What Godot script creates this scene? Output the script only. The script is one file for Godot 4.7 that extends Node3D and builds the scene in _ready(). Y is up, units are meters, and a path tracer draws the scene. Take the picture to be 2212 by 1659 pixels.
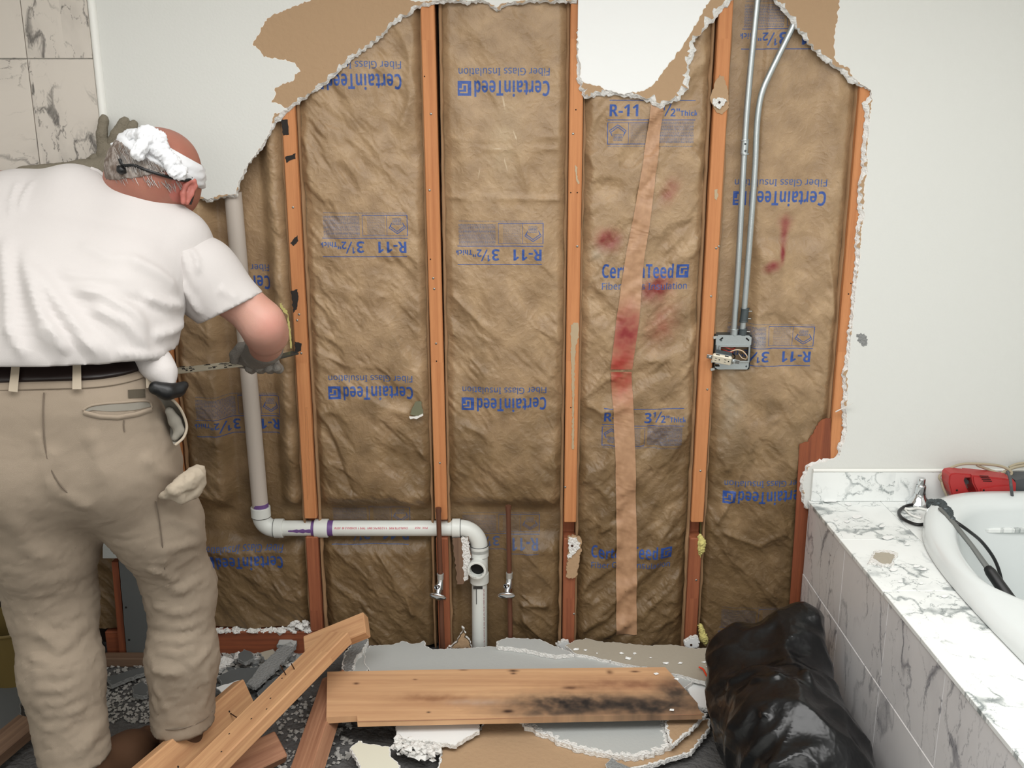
extends Node3D
# A bathroom wall opened up during demolition. Units are metres, y up, floor at y = 0, camera at the origin looking along -z.

const FOCAL := 2050.0                 # focal length in pixels of the 2212 x 1659 frame
const EYE := Vector3(0, 1.62, 0)
const PITCH := 0.25118
const ZS := -2.76                     # front faces of the wall studs
const ZD := -2.746                    # painted face of the drywall

var M := {}
var rng := RandomNumberGenerator.new()
var names := {}

# ---------------------------------------------------------------- measuring: a sight line through a point of the frame met with a real plane
func ray(u: float, v: float) -> Vector3:
	var a := (u - 1106.0) / FOCAL
	var b := -(v - 829.5) / FOCAL
	return Vector3(a, b * cos(PITCH) - sin(PITCH), -(cos(PITCH) + b * sin(PITCH)))
func uz(u: float, v: float, z: float) -> Vector3:
	var r := ray(u, v)
	return EYE + r * (z / r.z)
func uy(u: float, v: float, y: float) -> Vector3:
	var r := ray(u, v)
	return EYE + r * ((y - EYE.y) / r.y)
func line_z(flat: Array, z: float) -> PackedVector2Array:
	var o := PackedVector2Array()
	for i in range(0, flat.size(), 2):
		var p := uz(flat[i], flat[i + 1], z)
		o.append(Vector2(p.x, p.y))
	return o
func line_y(flat: Array, y: float) -> PackedVector2Array:          # x and -z, so that +y is away from the camera
	var o := PackedVector2Array()
	for i in range(0, flat.size(), 2):
		var p := uy(flat[i], flat[i + 1], y)
		o.append(Vector2(p.x, -p.z))
	return o

# ---------------------------------------------------------------- mesh building
class MB:
	var V := PackedVector3Array()
	var U := PackedVector2Array()
	var C := PackedColorArray()
	var I := PackedInt32Array()
	var xf := Transform3D.IDENTITY
	var col := Color.WHITE
	func vert(p: Vector3, uv := Vector2.ZERO) -> int:
		V.append(xf * p)
		U.append(uv)
		C.append(col)
		return V.size() - 1
	func face(a: int, b: int, c: int) -> void:                       # counter-clockwise from outside
		I.append(a); I.append(c); I.append(b)
	func quad(a: int, b: int, c: int, d: int) -> void:
		face(a, b, c); face(a, c, d)
	func flat3(a: Vector3, b: Vector3, c: Vector3, ua := Vector2.ZERO, ub := Vector2.ZERO, uc := Vector2.ZERO) -> void:
		face(vert(a, ua), vert(b, ub), vert(c, uc))
	func flat4(a: Vector3, b: Vector3, c: Vector3, d: Vector3, ua := Vector2.ZERO, ub := Vector2.ZERO, uc := Vector2.ZERO, ud := Vector2.ZERO) -> void:
		quad(vert(a, ua), vert(b, ub), vert(c, uc), vert(d, ud))
	func mesh() -> ArrayMesh:
		var N := PackedVector3Array()
		N.resize(V.size())
		for k in range(0, I.size(), 3):
			var a := I[k]
			var b := I[k + 2]
			var c := I[k + 1]
			var n := (V[b] - V[a]).cross(V[c] - V[a])
			N[a] += n; N[b] += n; N[c] += n
		for k in N.size():
			N[k] = N[k].normalized() if N[k].length_squared() > 1e-24 else Vector3.UP
		var arr := []
		arr.resize(Mesh.ARRAY_MAX)
		arr[Mesh.ARRAY_VERTEX] = V
		arr[Mesh.ARRAY_NORMAL] = N
		arr[Mesh.ARRAY_TEX_UV] = U
		arr[Mesh.ARRAY_COLOR] = C
		arr[Mesh.ARRAY_INDEX] = I
		var m := ArrayMesh.new()
		m.add_surface_from_arrays(Mesh.PRIMITIVE_TRIANGLES, arr)
		return m

# a box with chamfered edges; its longest side runs along the texture's v
func box(b: MB, size: Vector3, at := Transform3D.IDENTITY, ch := 0.002, uvo := Vector2.ZERO) -> void:
	var keep := b.xf
	b.xf = keep * at
	var h := size * 0.5
	ch = minf(ch, minf(h.x, minf(h.y, h.z)) * 0.9)
	var long := 0 if size.x >= size.y and size.x >= size.z else (1 if size.y >= size.z else 2)
	for ax in 3:
		var a1 := (ax + 1) % 3
		var a2 := (ax + 2) % 3
		for s in [-1.0, 1.0]:
			var q := []
			for k in [[-1, -1], [1, -1], [1, 1], [-1, 1]]:
				var p := Vector3.ZERO
				p[ax] = s * h[ax]
				p[a1] = k[0] * (h[a1] - ch)
				p[a2] = k[1] * (h[a2] - ch)
				q.append(p)
			if s < 0: q.reverse()
			var us := []
			for p in q:
				var across := a1 if a2 == long else (a2 if a1 == long else a1)
				var along := long if long != ax else a2
				us.append(Vector2(p[across] + 0.37 * ax, p[along]) + uvo)
			b.flat4(q[0], q[1], q[2], q[3], us[0], us[1], us[2], us[3])
	for ax in 3:                                                        # the twelve chamfers
		var a1 := (ax + 1) % 3
		var a2 := (ax + 2) % 3
		for s1 in [-1.0, 1.0]:
			for s2 in [-1.0, 1.0]:
				var q := []
				for k in [[-1, 0], [1, 0], [1, 1], [-1, 1]]:
					var p := Vector3.ZERO
					p[ax] = k[0] * (h[ax] - ch)
					p[a1] = s1 * (h[a1] if k[1] == 0 else h[a1] - ch)
					p[a2] = s2 * (h[a2] - ch if k[1] == 0 else h[a2])
					q.append(p)
				if s1 * s2 > 0: q.reverse()
				var us := []
				for p in q:
					us.append(Vector2(p[a1], p[ax]) + uvo)
				b.flat4(q[0], q[1], q[2], q[3], us[0], us[1], us[2], us[3])
	for sx in [-1.0, 1.0]:
		for sy in [-1.0, 1.0]:
			for sz in [-1.0, 1.0]:
				var q := [Vector3(sx * h.x, sy * (h.y - ch), sz * (h.z - ch)), Vector3(sx * (h.x - ch), sy * h.y, sz * (h.z - ch)), Vector3(sx * (h.x - ch), sy * (h.y - ch), sz * h.z)]
				if sx * sy * sz < 0: q.reverse()
				b.flat3(q[0], q[1], q[2], uvo, uvo, uvo)
	b.xf = keep

# a tube along points, with a radius for each; round cross-section or flattened (flat < 1 squeezes the side vector "up")
func tube(b: MB, pts: Array, rad: Variant, sides := 12, caps := true, flat := 1.0, up := Vector3.ZERO) -> void:
	var n := pts.size()
	var side := Vector3.ZERO
	var first := b.V.size()
	var along := 0.0
	for i in n:
		var d: Vector3 = (pts[mini(i + 1, n - 1)] - pts[maxi(i - 1, 0)]).normalized()
		if i == 0:
			side = up if up != Vector3.ZERO else (Vector3.UP if absf(d.y) < 0.9 else Vector3.RIGHT)
		side = (side - d * side.dot(d)).normalized()
		var other := d.cross(side)
		if i > 0: along += (pts[i] - pts[i - 1]).length()
		var r: float = rad[i] if rad is Array or rad is PackedFloat32Array else rad
		for k in sides + 1:
			var a := TAU * k / sides
			b.vert(pts[i] + side * (cos(a) * r * flat) + other * (sin(a) * r), Vector2(float(k) / sides, along))
	for i in n - 1:
		for k in sides:
			var p := first + i * (sides + 1) + k
			b.quad(p, p + 1, p + sides + 2, p + sides + 1)
	if caps:
		for e in [0, n - 1]:
			var c := b.V.size()
			b.V.append(b.xf * pts[e]); b.U.append(Vector2.ZERO); b.C.append(b.col)
			var s := first + int(e) * (sides + 1)
			for k in sides + 1:
				b.V.append(b.V[s + k]); b.U.append(Vector2.ZERO); b.C.append(b.col)
			for k in sides:
				if e == 0: b.face(c, c + 2 + k, c + 1 + k)
				else: b.face(c, c + 1 + k, c + 2 + k)

# a profile of (radius, height) turned round the local y axis
func lathe(b: MB, prof: Array, at: Transform3D, sides := 24) -> void:
	var keep := b.xf
	b.xf = keep * at
	var first := b.V.size()
	for i in prof.size():
		for k in sides + 1:
			var a := TAU * k / sides
			b.vert(Vector3(cos(a) * prof[i].x, prof[i].y, -sin(a) * prof[i].x), Vector2(float(k) / sides, prof[i].y))
	for i in prof.size() - 1:
		for k in sides:
			var p := first + i * (sides + 1) + k
			b.quad(p, p + 1, p + sides + 2, p + sides + 1)
	b.xf = keep
func axis(at: Vector3, y: Vector3) -> Transform3D:                       # a frame whose local y runs along the given direction
	y = y.normalized()
	var x := (Vector3.UP if absf(y.y) < 0.9 else Vector3.RIGHT).cross(y).normalized()
	return Transform3D(Basis(x, y, x.cross(y)), at)

func ccw(p: PackedVector2Array) -> PackedVector2Array:
	var a := 0.0
	for i in p.size(): a += p[i].cross(p[(i + 1) % p.size()])
	if a < 0: p.reverse()
	return p
# a flat sheet with thickness, outlined by poly in local x and y; z0 is its front, z1 its back
func slab(b: MB, poly: PackedVector2Array, z0: float, z1: float, uvo := Vector2.ZERO, bump := 0.0) -> void:
	poly = ccw(poly.duplicate())
	var n := poly.size()
	var tris := Geometry2D.triangulate_polygon(poly)
	var f := b.V.size()
	for p in poly: b.vert(Vector3(p.x, p.y, z0 + bump * sin(p.x * 40.0 + p.y * 31.0)), p + uvo)
	for p in poly: b.vert(Vector3(p.x, p.y, z1), p + uvo)
	for k in range(0, tris.size(), 3):
		var i := tris[k]
		var j := tris[k + 1]
		var l := tris[k + 2]
		if (poly[j] - poly[i]).cross(poly[l] - poly[i]) < 0:
			var t := j
			j = l
			l = t
		b.face(f + i, f + j, f + l)
		b.face(f + n + i, f + n + l, f + n + j)
	for i in n:
		var a := poly[i]
		var c := poly[(i + 1) % n]
		b.flat4(Vector3(a.x, a.y, z1), Vector3(c.x, c.y, z1), Vector3(c.x, c.y, z0), Vector3(a.x, a.y, z0), a + uvo, c + uvo, c + uvo + Vector2(0, z0 - z1), a + uvo + Vector2(0, z0 - z1))
# a broken line: points every step metres, pushed aside at random
func jag(line: PackedVector2Array, step: float, amp: float, key: int, closed := false) -> PackedVector2Array:
	var ns := FastNoiseLite.new()
	ns.seed = key
	ns.frequency = 1.0
	ns.fractal_octaves = 3
	var o := PackedVector2Array()
	var run := 0.0
	var n := line.size()
	for i in (n if closed else n - 1):
		var a := line[i]
		var c := line[(i + 1) % n]
		var l := a.distance_to(c)
		var m := maxi(1, roundi(l / step))
		var nn := (c - a).orthogonal().normalized()
		for k in m:
			var w := amp * 2.2 * ns.get_noise_1d(run * 0.45 / step + l * k / m * 0.45 / step)
			if (i == 0 and k == 0 and not closed): w = 0.0
			o.append(a.lerp(c, float(k) / m) + nn * w)
		run += l
	if not closed: o.append(line[n - 1])
	return o
func shifted(line: PackedVector2Array, d: float, vary: float, key: int) -> PackedVector2Array:   # to the left of its direction for d > 0
	var ns := FastNoiseLite.new()
	ns.seed = key
	ns.frequency = 0.12
	var o := PackedVector2Array()
	for i in line.size():
		var t := (line[mini(i + 2, line.size() - 1)] - line[maxi(i - 2, 0)]).normalized()
		var w: float = d + vary * ns.get_noise_1d(i * 1.7) * 1.6
		o.append(line[i] + Vector2(-t.y, t.x) * w)
	return o
func curve(pts: Array, steps := 8) -> Array:                             # a smooth line through points
	var o := []
	for i in pts.size() - 1:
		var p0: Vector3 = pts[maxi(i - 1, 0)]
		var p3: Vector3 = pts[mini(i + 2, pts.size() - 1)]
		for k in steps:
			o.append((pts[i] as Vector3).cubic_interpolate(pts[i + 1], p0, p3, float(k) / steps))
	o.append(pts[-1])
	return o

# ---------------------------------------------------------------- naming
func part(called: String, b: Variant, m: Material, parent: Node = self, label := "") -> MeshInstance3D:
	var o := MeshInstance3D.new()
	o.name = numbered(called, parent)
	o.mesh = b.mesh() if b is MB else b
	o.material_override = m
	parent.add_child(o, true)
	if label: o.set_meta("label", label)
	return o
func numbered(called: String, parent: Node) -> String:
	var key := "%s/%s" % [parent.get_instance_id(), called]
	var n: int = names.get(key, 0)
	names[key] = n + 1
	return called if n == 0 else "%s_%03d" % [called, n]
func thing(called: String, label: String, category: String, at := Vector3.ZERO, group := "") -> Node3D:
	var o := Node3D.new()
	o.name = numbered(called, self)
	add_child(o, true)
	o.position = at
	tag(o, label, category, group)
	return o
func tag(o: Node3D, label: String, category: String, group := "") -> Node3D:
	o.set_meta("label", label)
	o.set_meta("category", category)
	if group: o.set_meta("group", group)
	return o
func struct(called: String, label := "") -> Node3D:
	var o := Node3D.new()
	o.name = called
	add_child(o, true)
	o.set_meta("kind", "structure")
	if label: o.set_meta("label", label)
	return o
func off(b: MB, at: Vector3) -> MB:                                       # put vertices given in the room into the frame of a thing standing at "at"
	for i in b.V.size(): b.V[i] -= at
	return b

# ---------------------------------------------------------------- bodies: tapered bones joined smoothly, meshed as surface nets
class Flesh:
	var A := PackedVector3Array()
	var D := PackedVector3Array()
	var L := PackedFloat32Array()
	var R := PackedFloat32Array()
	var S := PackedFloat32Array()
	var cuts := []                                                         # [point, outward direction]: nothing beyond the plane
	var hollows := []                                                      # [a, b, ra, rb]: taken away
	var k := 0.03
	func bone(a: Vector3, ra: float, b: Vector3, rb: float) -> void:
		A.append(a); D.append(b - a); L.append(maxf((b - a).length_squared(), 1e-9)); R.append(ra); S.append(rb - ra)
	func chain(list: Array) -> void:                                       # [point, radius, point, radius, ...]
		for i in range(0, list.size() - 2, 2): bone(list[i], list[i + 1], list[i + 2], list[i + 3])
	func at(p: Vector3) -> float:
		var d := 9.0
		for i in A.size():
			var pa := p - A[i]
			var t := clampf(pa.dot(D[i]) / L[i], 0.0, 1.0)
			var e := (pa - D[i] * t).length() - R[i] - S[i] * t
			var h := maxf(k - absf(d - e), 0.0)
			d = minf(d, e) - h * h / (4.0 * k)
		for c in hollows:
			var ba: Vector3 = c[1] - c[0]
			var t := clampf((p - c[0]).dot(ba) / ba.length_squared(), 0.0, 1.0)
			d = maxf(d, lerpf(c[2], c[3], t) - (p - c[0] - ba * t).length())
		for c in cuts: d = maxf(d, (p - c[0]).dot(c[1]))
		return d
	func net(b: MB, cell: float) -> void:
		var lo := Vector3.ONE * 99.0
		var hi := -lo
		for i in A.size():
			for e in 2:
				var r := R[i] + S[i] * e + k * 0.3 + cell * 2.0
				lo = lo.min(A[i] + D[i] * e - Vector3.ONE * r)
				hi = hi.max(A[i] + D[i] * e + Vector3.ONE * r)
		var B := 6
		var gx := int(ceil((hi.x - lo.x) / cell / B)) * B + 1
		var gy := int(ceil((hi.y - lo.y) / cell / B)) * B + 1
		var gz := int(ceil((hi.z - lo.z) / cell / B)) * B + 1
		var W := PackedFloat32Array()
		W.resize(gx * gy * gz)
		W.fill(1.0)
		var reach := cell * B * 0.5 * 1.7321 * 1.25 + cell
		var live := []
		for bz in range(0, gz - 1, B):
			for by in range(0, gy - 1, B):
				for bx in range(0, gx - 1, B):
					var mid := lo + Vector3(bx + B * 0.5, by + B * 0.5, bz + B * 0.5) * cell
					var d := at(mid)
					if absf(d) > reach + k * 0.25:
						if d < 0:
							for z in range(bz, bz + B + 1):
								for y in range(by, by + B + 1):
									for x in range(bx, bx + B + 1):
										var q := (z * gy + y) * gx + x
										if W[q] == 1.0: W[q] = -1.0
						continue
					live.append(Vector3i(bx, by, bz))
		for l in live:
			for z in range(l.z, l.z + B + 1):
				for y in range(l.y, l.y + B + 1):
					for x in range(l.x, l.x + B + 1):
						var q: int = (z * gy + y) * gx + x
						if absf(W[q]) == 1.0: W[q] = at(lo + Vector3(x, y, z) * cell)
		var ids := {}
		var first := b.V.size()
		for l in live:
			for z in range(l.z, mini(l.z + B, gz - 1)):
				for y in range(l.y, mini(l.y + B, gy - 1)):
					for x in range(l.x, mini(l.x + B, gx - 1)):
						var q: int = (z * gy + y) * gx + x
						var inside := 0
						var c := [W[q], W[q + 1], W[q + gx], W[q + gx + 1], W[q + gx * gy], W[q + gx * gy + 1], W[q + gx * gy + gx], W[q + gx * gy + gx + 1]]
						for w in c:
							if w < 0: inside += 1
						if inside == 0 or inside == 8: continue
						var sum := Vector3.ZERO
						var cnt := 0
						for e in [[0, 1], [2, 3], [4, 5], [6, 7], [0, 2], [1, 3], [4, 6], [5, 7], [0, 4], [1, 5], [2, 6], [3, 7]]:
							var w0: float = c[e[0]]
							var w1: float = c[e[1]]
							if (w0 < 0) != (w1 < 0):
								var t := w0 / (w0 - w1)
								var p0 := Vector3(e[0] & 1, (e[0] >> 1) & 1, e[0] >> 2)
								var p1 := Vector3(e[1] & 1, (e[1] >> 1) & 1, e[1] >> 2)
								sum += p0.lerp(p1, t)
								cnt += 1
						ids[q] = b.vert(lo + (Vector3(x, y, z) + sum / cnt) * cell)
		for q in ids:
			var x: int = q % gx
			var y: int = (q / gx) % gy
			var z: int = q / (gx * gy)
			var s0 := W[q] < 0
			for ax in 3:
				var step: int = [1, gx, gx * gy][ax]
				var s1 := W[q + step] < 0
				if s0 == s1: continue
				var o1: int = [gx, gx * gy, 1][ax]
				var o2: int = [gx * gy, 1, gx][ax]
				if not (ids.has(q - o1) and ids.has(q - o2) and ids.has(q - o1 - o2)): continue
				if s0: b.quad(ids[q - o1 - o2], ids[q - o2], ids[q], ids[q - o1])
				else: b.quad(ids[q - o1 - o2], ids[q - o1], ids[q], ids[q - o2])

func normals(b: MB) -> PackedVector3Array:
	var N := PackedVector3Array()
	N.resize(b.V.size())
	for k in range(0, b.I.size(), 3):
		var n := (b.V[b.I[k + 2]] - b.V[b.I[k]]).cross(b.V[b.I[k + 1]] - b.V[b.I[k]])
		for e in 3: N[b.I[k + e]] += n
	for i in N.size(): N[i] = N[i].normalized()
	return N
# cloth folds: [points (x, y, z flattened by the caller into Vector3), height, width]; each pushes the cloth out (or in) along its normal
func folds(b: MB, list: Array, N: PackedVector3Array, facing := Vector3.ZERO) -> void:
	for i in b.V.size():
		var p := b.V[i]
		var s := 0.0
		for f in list:
			var line: Array = f[0]
			var near := 9.0
			var at := 0.0
			for j in line.size() - 1:
				var ba: Vector3 = line[j + 1] - line[j]
				var t := clampf((p - line[j]).dot(ba) / ba.length_squared(), 0.0, 1.0)
				var d: float = (p - line[j] - ba * t).length()
				if d < near:
					near = d
					at = (j + t) / (line.size() - 1)
			if near < f[2] * 3.0:
				s += f[1] * exp(-near * near / (f[2] * f[2])) * smoothstep(0.0, 0.2, at) * smoothstep(1.0, 0.7, at)
		b.V[i] = p + N[i] * s

func noise(key: int, freq: float, oct := 3, kind := FastNoiseLite.TYPE_SIMPLEX_SMOOTH, frac := FastNoiseLite.FRACTAL_FBM, warp := 0.0, wfreq := 0.0) -> FastNoiseLite:
	var n := FastNoiseLite.new()
	n.seed = key
	n.noise_type = kind
	n.frequency = freq
	n.fractal_type = frac
	n.fractal_octaves = oct
	if warp > 0.0:
		n.domain_warp_enabled = true
		n.domain_warp_amplitude = warp
		n.domain_warp_frequency = wfreq
		n.domain_warp_fractal_octaves = 3
	return n

# ---------------------------------------------------------------- materials
func mat(called: String, c: Color, rough := 0.8, metal := 0.0) -> StandardMaterial3D:
	var m := StandardMaterial3D.new()
	m.resource_name = called
	m.albedo_color = c
	m.roughness = rough
	m.metallic = metal
	M[called] = m
	return m
func tex(im: Image) -> ImageTexture: return ImageTexture.create_from_image(im)
func grain_image(w: int, h: int, key: int, freq: float, oct := 4) -> Image:
	return noise(key, freq, oct).get_seamless_image(w, h)
func relief(m: StandardMaterial3D, t: Texture2D, cm: float, per_metre: float) -> void:      # fine bumps, laid on by world position
	m.heightmap_enabled = true
	m.heightmap_texture = t
	m.heightmap_scale = cm
	m.uv1_triplanar = true
	m.uv1_world_triplanar = true
	m.uv1_scale = Vector3.ONE * per_metre
func two_tone(w: int, h: int, a: Color, c: Color, layers: Array) -> Image:                   # blends two colours by summed noises [[Image, weight], ...]
	var d := PackedByteArray()
	d.resize(w * h * 3)
	var src := []
	for l in layers: src.append((l[0] as Image).get_data())
	var n := w * h
	var ar := a.r8; var ag := a.g8; var ab := a.b8
	var dr := c.r8 - ar; var dg := c.g8 - ag; var db := c.b8 - ab
	for i in n:
		var t := 0.0
		for k in src.size(): t += src[k][i] * layers[k][1]
		t = clampf(t / 255.0, 0.0, 1.0)
		d[i * 3] = int(ar + dr * t)
		d[i * 3 + 1] = int(ag + dg * t)
		d[i * 3 + 2] = int(ab + db * t)
	return Image.create_from_data(w, h, false, Image.FORMAT_RGB8, d)
func marble(w: int, key: int, base: Color, vein: Color, freq: float, strength: float) -> Image:
	var n1 := noise(key, freq, 3, FastNoiseLite.TYPE_SIMPLEX_SMOOTH, FastNoiseLite.FRACTAL_FBM, 55.0, 0.006).get_image(w, w, false, false, false).get_data()
	var n2 := noise(key + 1, freq * 2.6, 4, FastNoiseLite.TYPE_SIMPLEX_SMOOTH, FastNoiseLite.FRACTAL_FBM, 30.0, 0.012).get_image(w, w, false, false, false).get_data()
	var n3 := noise(key + 2, freq * 0.8, 3).get_image(w, w).get_data()
	var n4 := noise(key + 3, freq * 5.0, 4).get_image(w, w).get_data()
	var d := PackedByteArray()
	d.resize(w * w * 3)
	for i in w * w:
		var body := n3[i] / 255.0
		var a := absf(n1[i] - 127.0) / 127.0
		var c := absf(n2[i] - 127.0) / 127.0
		var wide := maxf(0.0, 1.0 - a / (0.02 + 0.13 * body * body)) * smoothstep(0.30, 0.75, body)
		var hair := maxf(0.0, 1.0 - c / 0.035) * smoothstep(0.42, 0.8, body) * 0.75
		var cloud := smoothstep(0.45, 0.95, body) * 0.16 * n4[i] / 255.0
		var t := clampf((wide * (0.55 + 0.45 * n4[i] / 255.0) + hair + cloud) * strength, 0.0, 1.0)
		d[i * 3] = int(lerpf(base.r8, vein.r8, t))
		d[i * 3 + 1] = int(lerpf(base.g8, vein.g8, t))
		d[i * 3 + 2] = int(lerpf(base.b8, vein.b8, t))
	return Image.create_from_data(w, w, false, Image.FORMAT_RGB8, d)
func wood(key: int, a: Color, c: Color, streaks := 1.0) -> Image:                             # 256 across x 512 along
	var g := noise(key, 0.045, 4).get_image(256, 24)
	g.resize(256, 512, Image.INTERPOLATE_CUBIC)
	var w := noise(key + 1, 0.012, 3, FastNoiseLite.TYPE_SIMPLEX_SMOOTH, FastNoiseLite.FRACTAL_FBM, 20.0, 0.01).get_image(256, 128)
	w.resize(256, 512, Image.INTERPOLATE_CUBIC)
	var f := noise(key + 2, 0.3, 2).get_image(256, 64)
	f.resize(256, 512, Image.INTERPOLATE_CUBIC)
	return two_tone(256, 512, a, c, [[g, 0.45 * streaks], [w, 0.35], [f, 0.2 * streaks]])
# lettering drawn from a text mesh into a picture of coverage, h pixels for the given letter height
func lettering(text: String, h: float, bold := true, squeeze := 1.0) -> Image:
	var f := SystemFont.new()
	f.font_names = PackedStringArray(["Droid Sans"])
	f.font_weight = 700 if bold else 400
	var t := TextMesh.new()
	t.font = f
	t.text = text
	t.font_size = 64
	t.pixel_size = 0.01
	t.depth = 0.0
	t.curve_step = 2.0
	var arr := t.get_mesh_arrays()
	var V: PackedVector3Array = arr[Mesh.ARRAY_VERTEX]
	var I: PackedInt32Array = arr[Mesh.ARRAY_INDEX] if arr[Mesh.ARRAY_INDEX] != null else PackedInt32Array(range(V.size()))
	var lo := Vector2(99, 99)
	var hi := -lo
	for p in V:
		lo = lo.min(Vector2(p.x, p.y))
		hi = hi.max(Vector2(p.x, p.y))
	var s := 3.0 * h / 0.457                                                # Droid's capitals are about 0.714 em high
	var w := int((hi.x - lo.x) * s * squeeze) + 6
	var hh := int((hi.y - lo.y) * s) + 6
	var im := Image.create(w, hh, false, Image.FORMAT_L8)
	for k in range(0, I.size(), 3):
		var q := []
		for e in 3:
			var p := V[I[k + e]]
			q.append(Vector2((p.x - lo.x) * s * squeeze + 3, (hi.y - p.y) * s + 3))
		var y0 := int(floor(minf(q[0].y, minf(q[1].y, q[2].y))))
		var y1 := int(ceil(maxf(q[0].y, maxf(q[1].y, q[2].y))))
		for y in range(maxi(y0, 0), mini(y1 + 1, hh)):
			var c := y + 0.5
			var x0 := 1e9
			var x1 := -1e9
			for e in 3:
				var a: Vector2 = q[e]
				var b: Vector2 = q[(e + 1) % 3]
				if (a.y <= c) != (b.y <= c):
					var x := a.x + (b.x - a.x) * (c - a.y) / (b.y - a.y)
					x0 = minf(x0, x)
					x1 = maxf(x1, x)
			if x1 > x0:
				var from := clampi(roundi(x0), 0, w)
				var to := clampi(roundi(x1), 0, w)
				if to > from: im.fill_rect(Rect2i(from, y, to - from, 1), Color.WHITE)
	im.resize(maxi(1, w / 3), maxi(1, hh / 3), Image.INTERPOLATE_BILINEAR if w < 9 else Image.INTERPOLATE_LANCZOS)
	return im
func stamp(into: Image, ink: Image, at: Vector2i, c: Color, clip := Rect2i(0, 0, 4096, 4096)) -> void:   # ink soaks into the paper
	for y in ink.get_height():
		var yy := at.y + y
		if yy < 0 or yy >= into.get_height() or yy < clip.position.y or yy >= clip.end.y: continue
		for x in ink.get_width():
			var xx := at.x + x
			if xx < 0 or xx >= into.get_width() or xx < clip.position.x or xx >= clip.end.x: continue
			var a := ink.get_pixel(x, y).r * c.a
			if a > 0.02: into.set_pixel(xx, yy, into.get_pixel(xx, yy).lerp(c, a))
var prints := {}
func make_prints() -> void:                                               # the two prints on the paper facing, 1 pixel = 1 mm
	var a := Image.create(266, 96, false, Image.FORMAT_L8)
	var word := lettering("CertainTeed", 40, true, 0.92)
	word.resize(214, word.get_height())
	a.blit_rect(word, Rect2i(0, 0, 214, word.get_height()), Vector2i(0, 0))
	a.fill_rect(Rect2i(222, 4, 38, 40), Color.WHITE)
	for r in [Rect2i(232, 11, 22, 4), Rect2i(232, 11, 4, 24), Rect2i(232, 32, 12, 4), Rect2i(244, 20, 4, 16), Rect2i(244, 20, 12, 4)]: a.fill_rect(r, Color.BLACK)
	var under := lettering("Fiber Glass Insulation", 20, false, 1.0)
	under.resize(258, under.get_height())
	a.blit_rect(under, Rect2i(0, 0, 258, under.get_height()), Vector2i(0, 56))
	prints.brand = a
	var b := Image.create(256, 132, false, Image.FORMAT_L8)
	b.fill_rect(Rect2i(4, 1, 248, 2), Color.WHITE)
	var r11 := lettering("R-11", 32, true, 1.02)
	b.blit_rect(r11, Rect2i(0, 0, r11.get_width(), r11.get_height()), Vector2i(4, 12))
	var three := lettering("3", 33, true)
	b.blit_rect(three, Rect2i(0, 0, three.get_width(), three.get_height()), Vector2i(128, 12))
	var one := lettering("1", 18, true)
	b.blit_rect(one, Rect2i(0, 0, one.get_width(), one.get_height()), Vector2i(154, 10))
	for k in 34: b.fill_rect(Rect2i(164 + int(k * 0.48), 44 - k, 4, 1), Color.WHITE)
	var two := lettering("2\"", 21, true)
	b.blit_rect(two, Rect2i(0, 0, two.get_width(), two.get_height()), Vector2i(180, 23))
	var thick := lettering("Thick", 14, true)
	b.blit_rect(thick, Rect2i(0, 0, thick.get_width(), thick.get_height()), Vector2i(208, 28))
	b.fill_rect(Rect2i(0, 54, 252, 2), Color.WHITE)
	for r in [Rect2i(0, 62, 132, 1), Rect2i(0, 120, 132, 2), Rect2i(0, 62, 2, 60), Rect2i(60, 62, 1, 60), Rect2i(131, 62, 1, 60)]: b.fill_rect(r, Color.WHITE)
	var pent := [Vector2(30, 68), Vector2(54, 84), Vector2(46, 98), Vector2(50, 88), Vector2(30, 74), Vector2(10, 88), Vector2(14, 98), Vector2(6, 84), Vector2(30, 68)]
	for i in 8:
		for k in 60:
			var p: Vector2 = pent[i].lerp(pent[i + 1], k / 60.0)
			b.fill_rect(Rect2i(int(p.x), int(p.y), 1, 2), Color.WHITE)
	rng.seed = 5
	var rows := [[66, 52, 64, 66, 0.55], [140, 108, 60, 66, 0.6], [18, 26, 94, 116, 0.7], [2, 246, 126, 130, 0.45]]
	for r in rows:
		var y: int = r[2]
		while y < r[2] + (58 if r[0] >= 66 else (20 if r[0] == 18 else 3)):
			var x: int = r[0]
			while x < r[0] + r[1]:
				var l := rng.randi_range(1, 5)
				b.fill_rect(Rect2i(x, y, mini(l, r[0] + r[1] - x), 2 if r[0] != 66 else 1), Color(r[4], r[4], r[4]))
				x += l + 1
			y += 4 if r[0] != 66 else 3
	prints.rating = b

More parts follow.
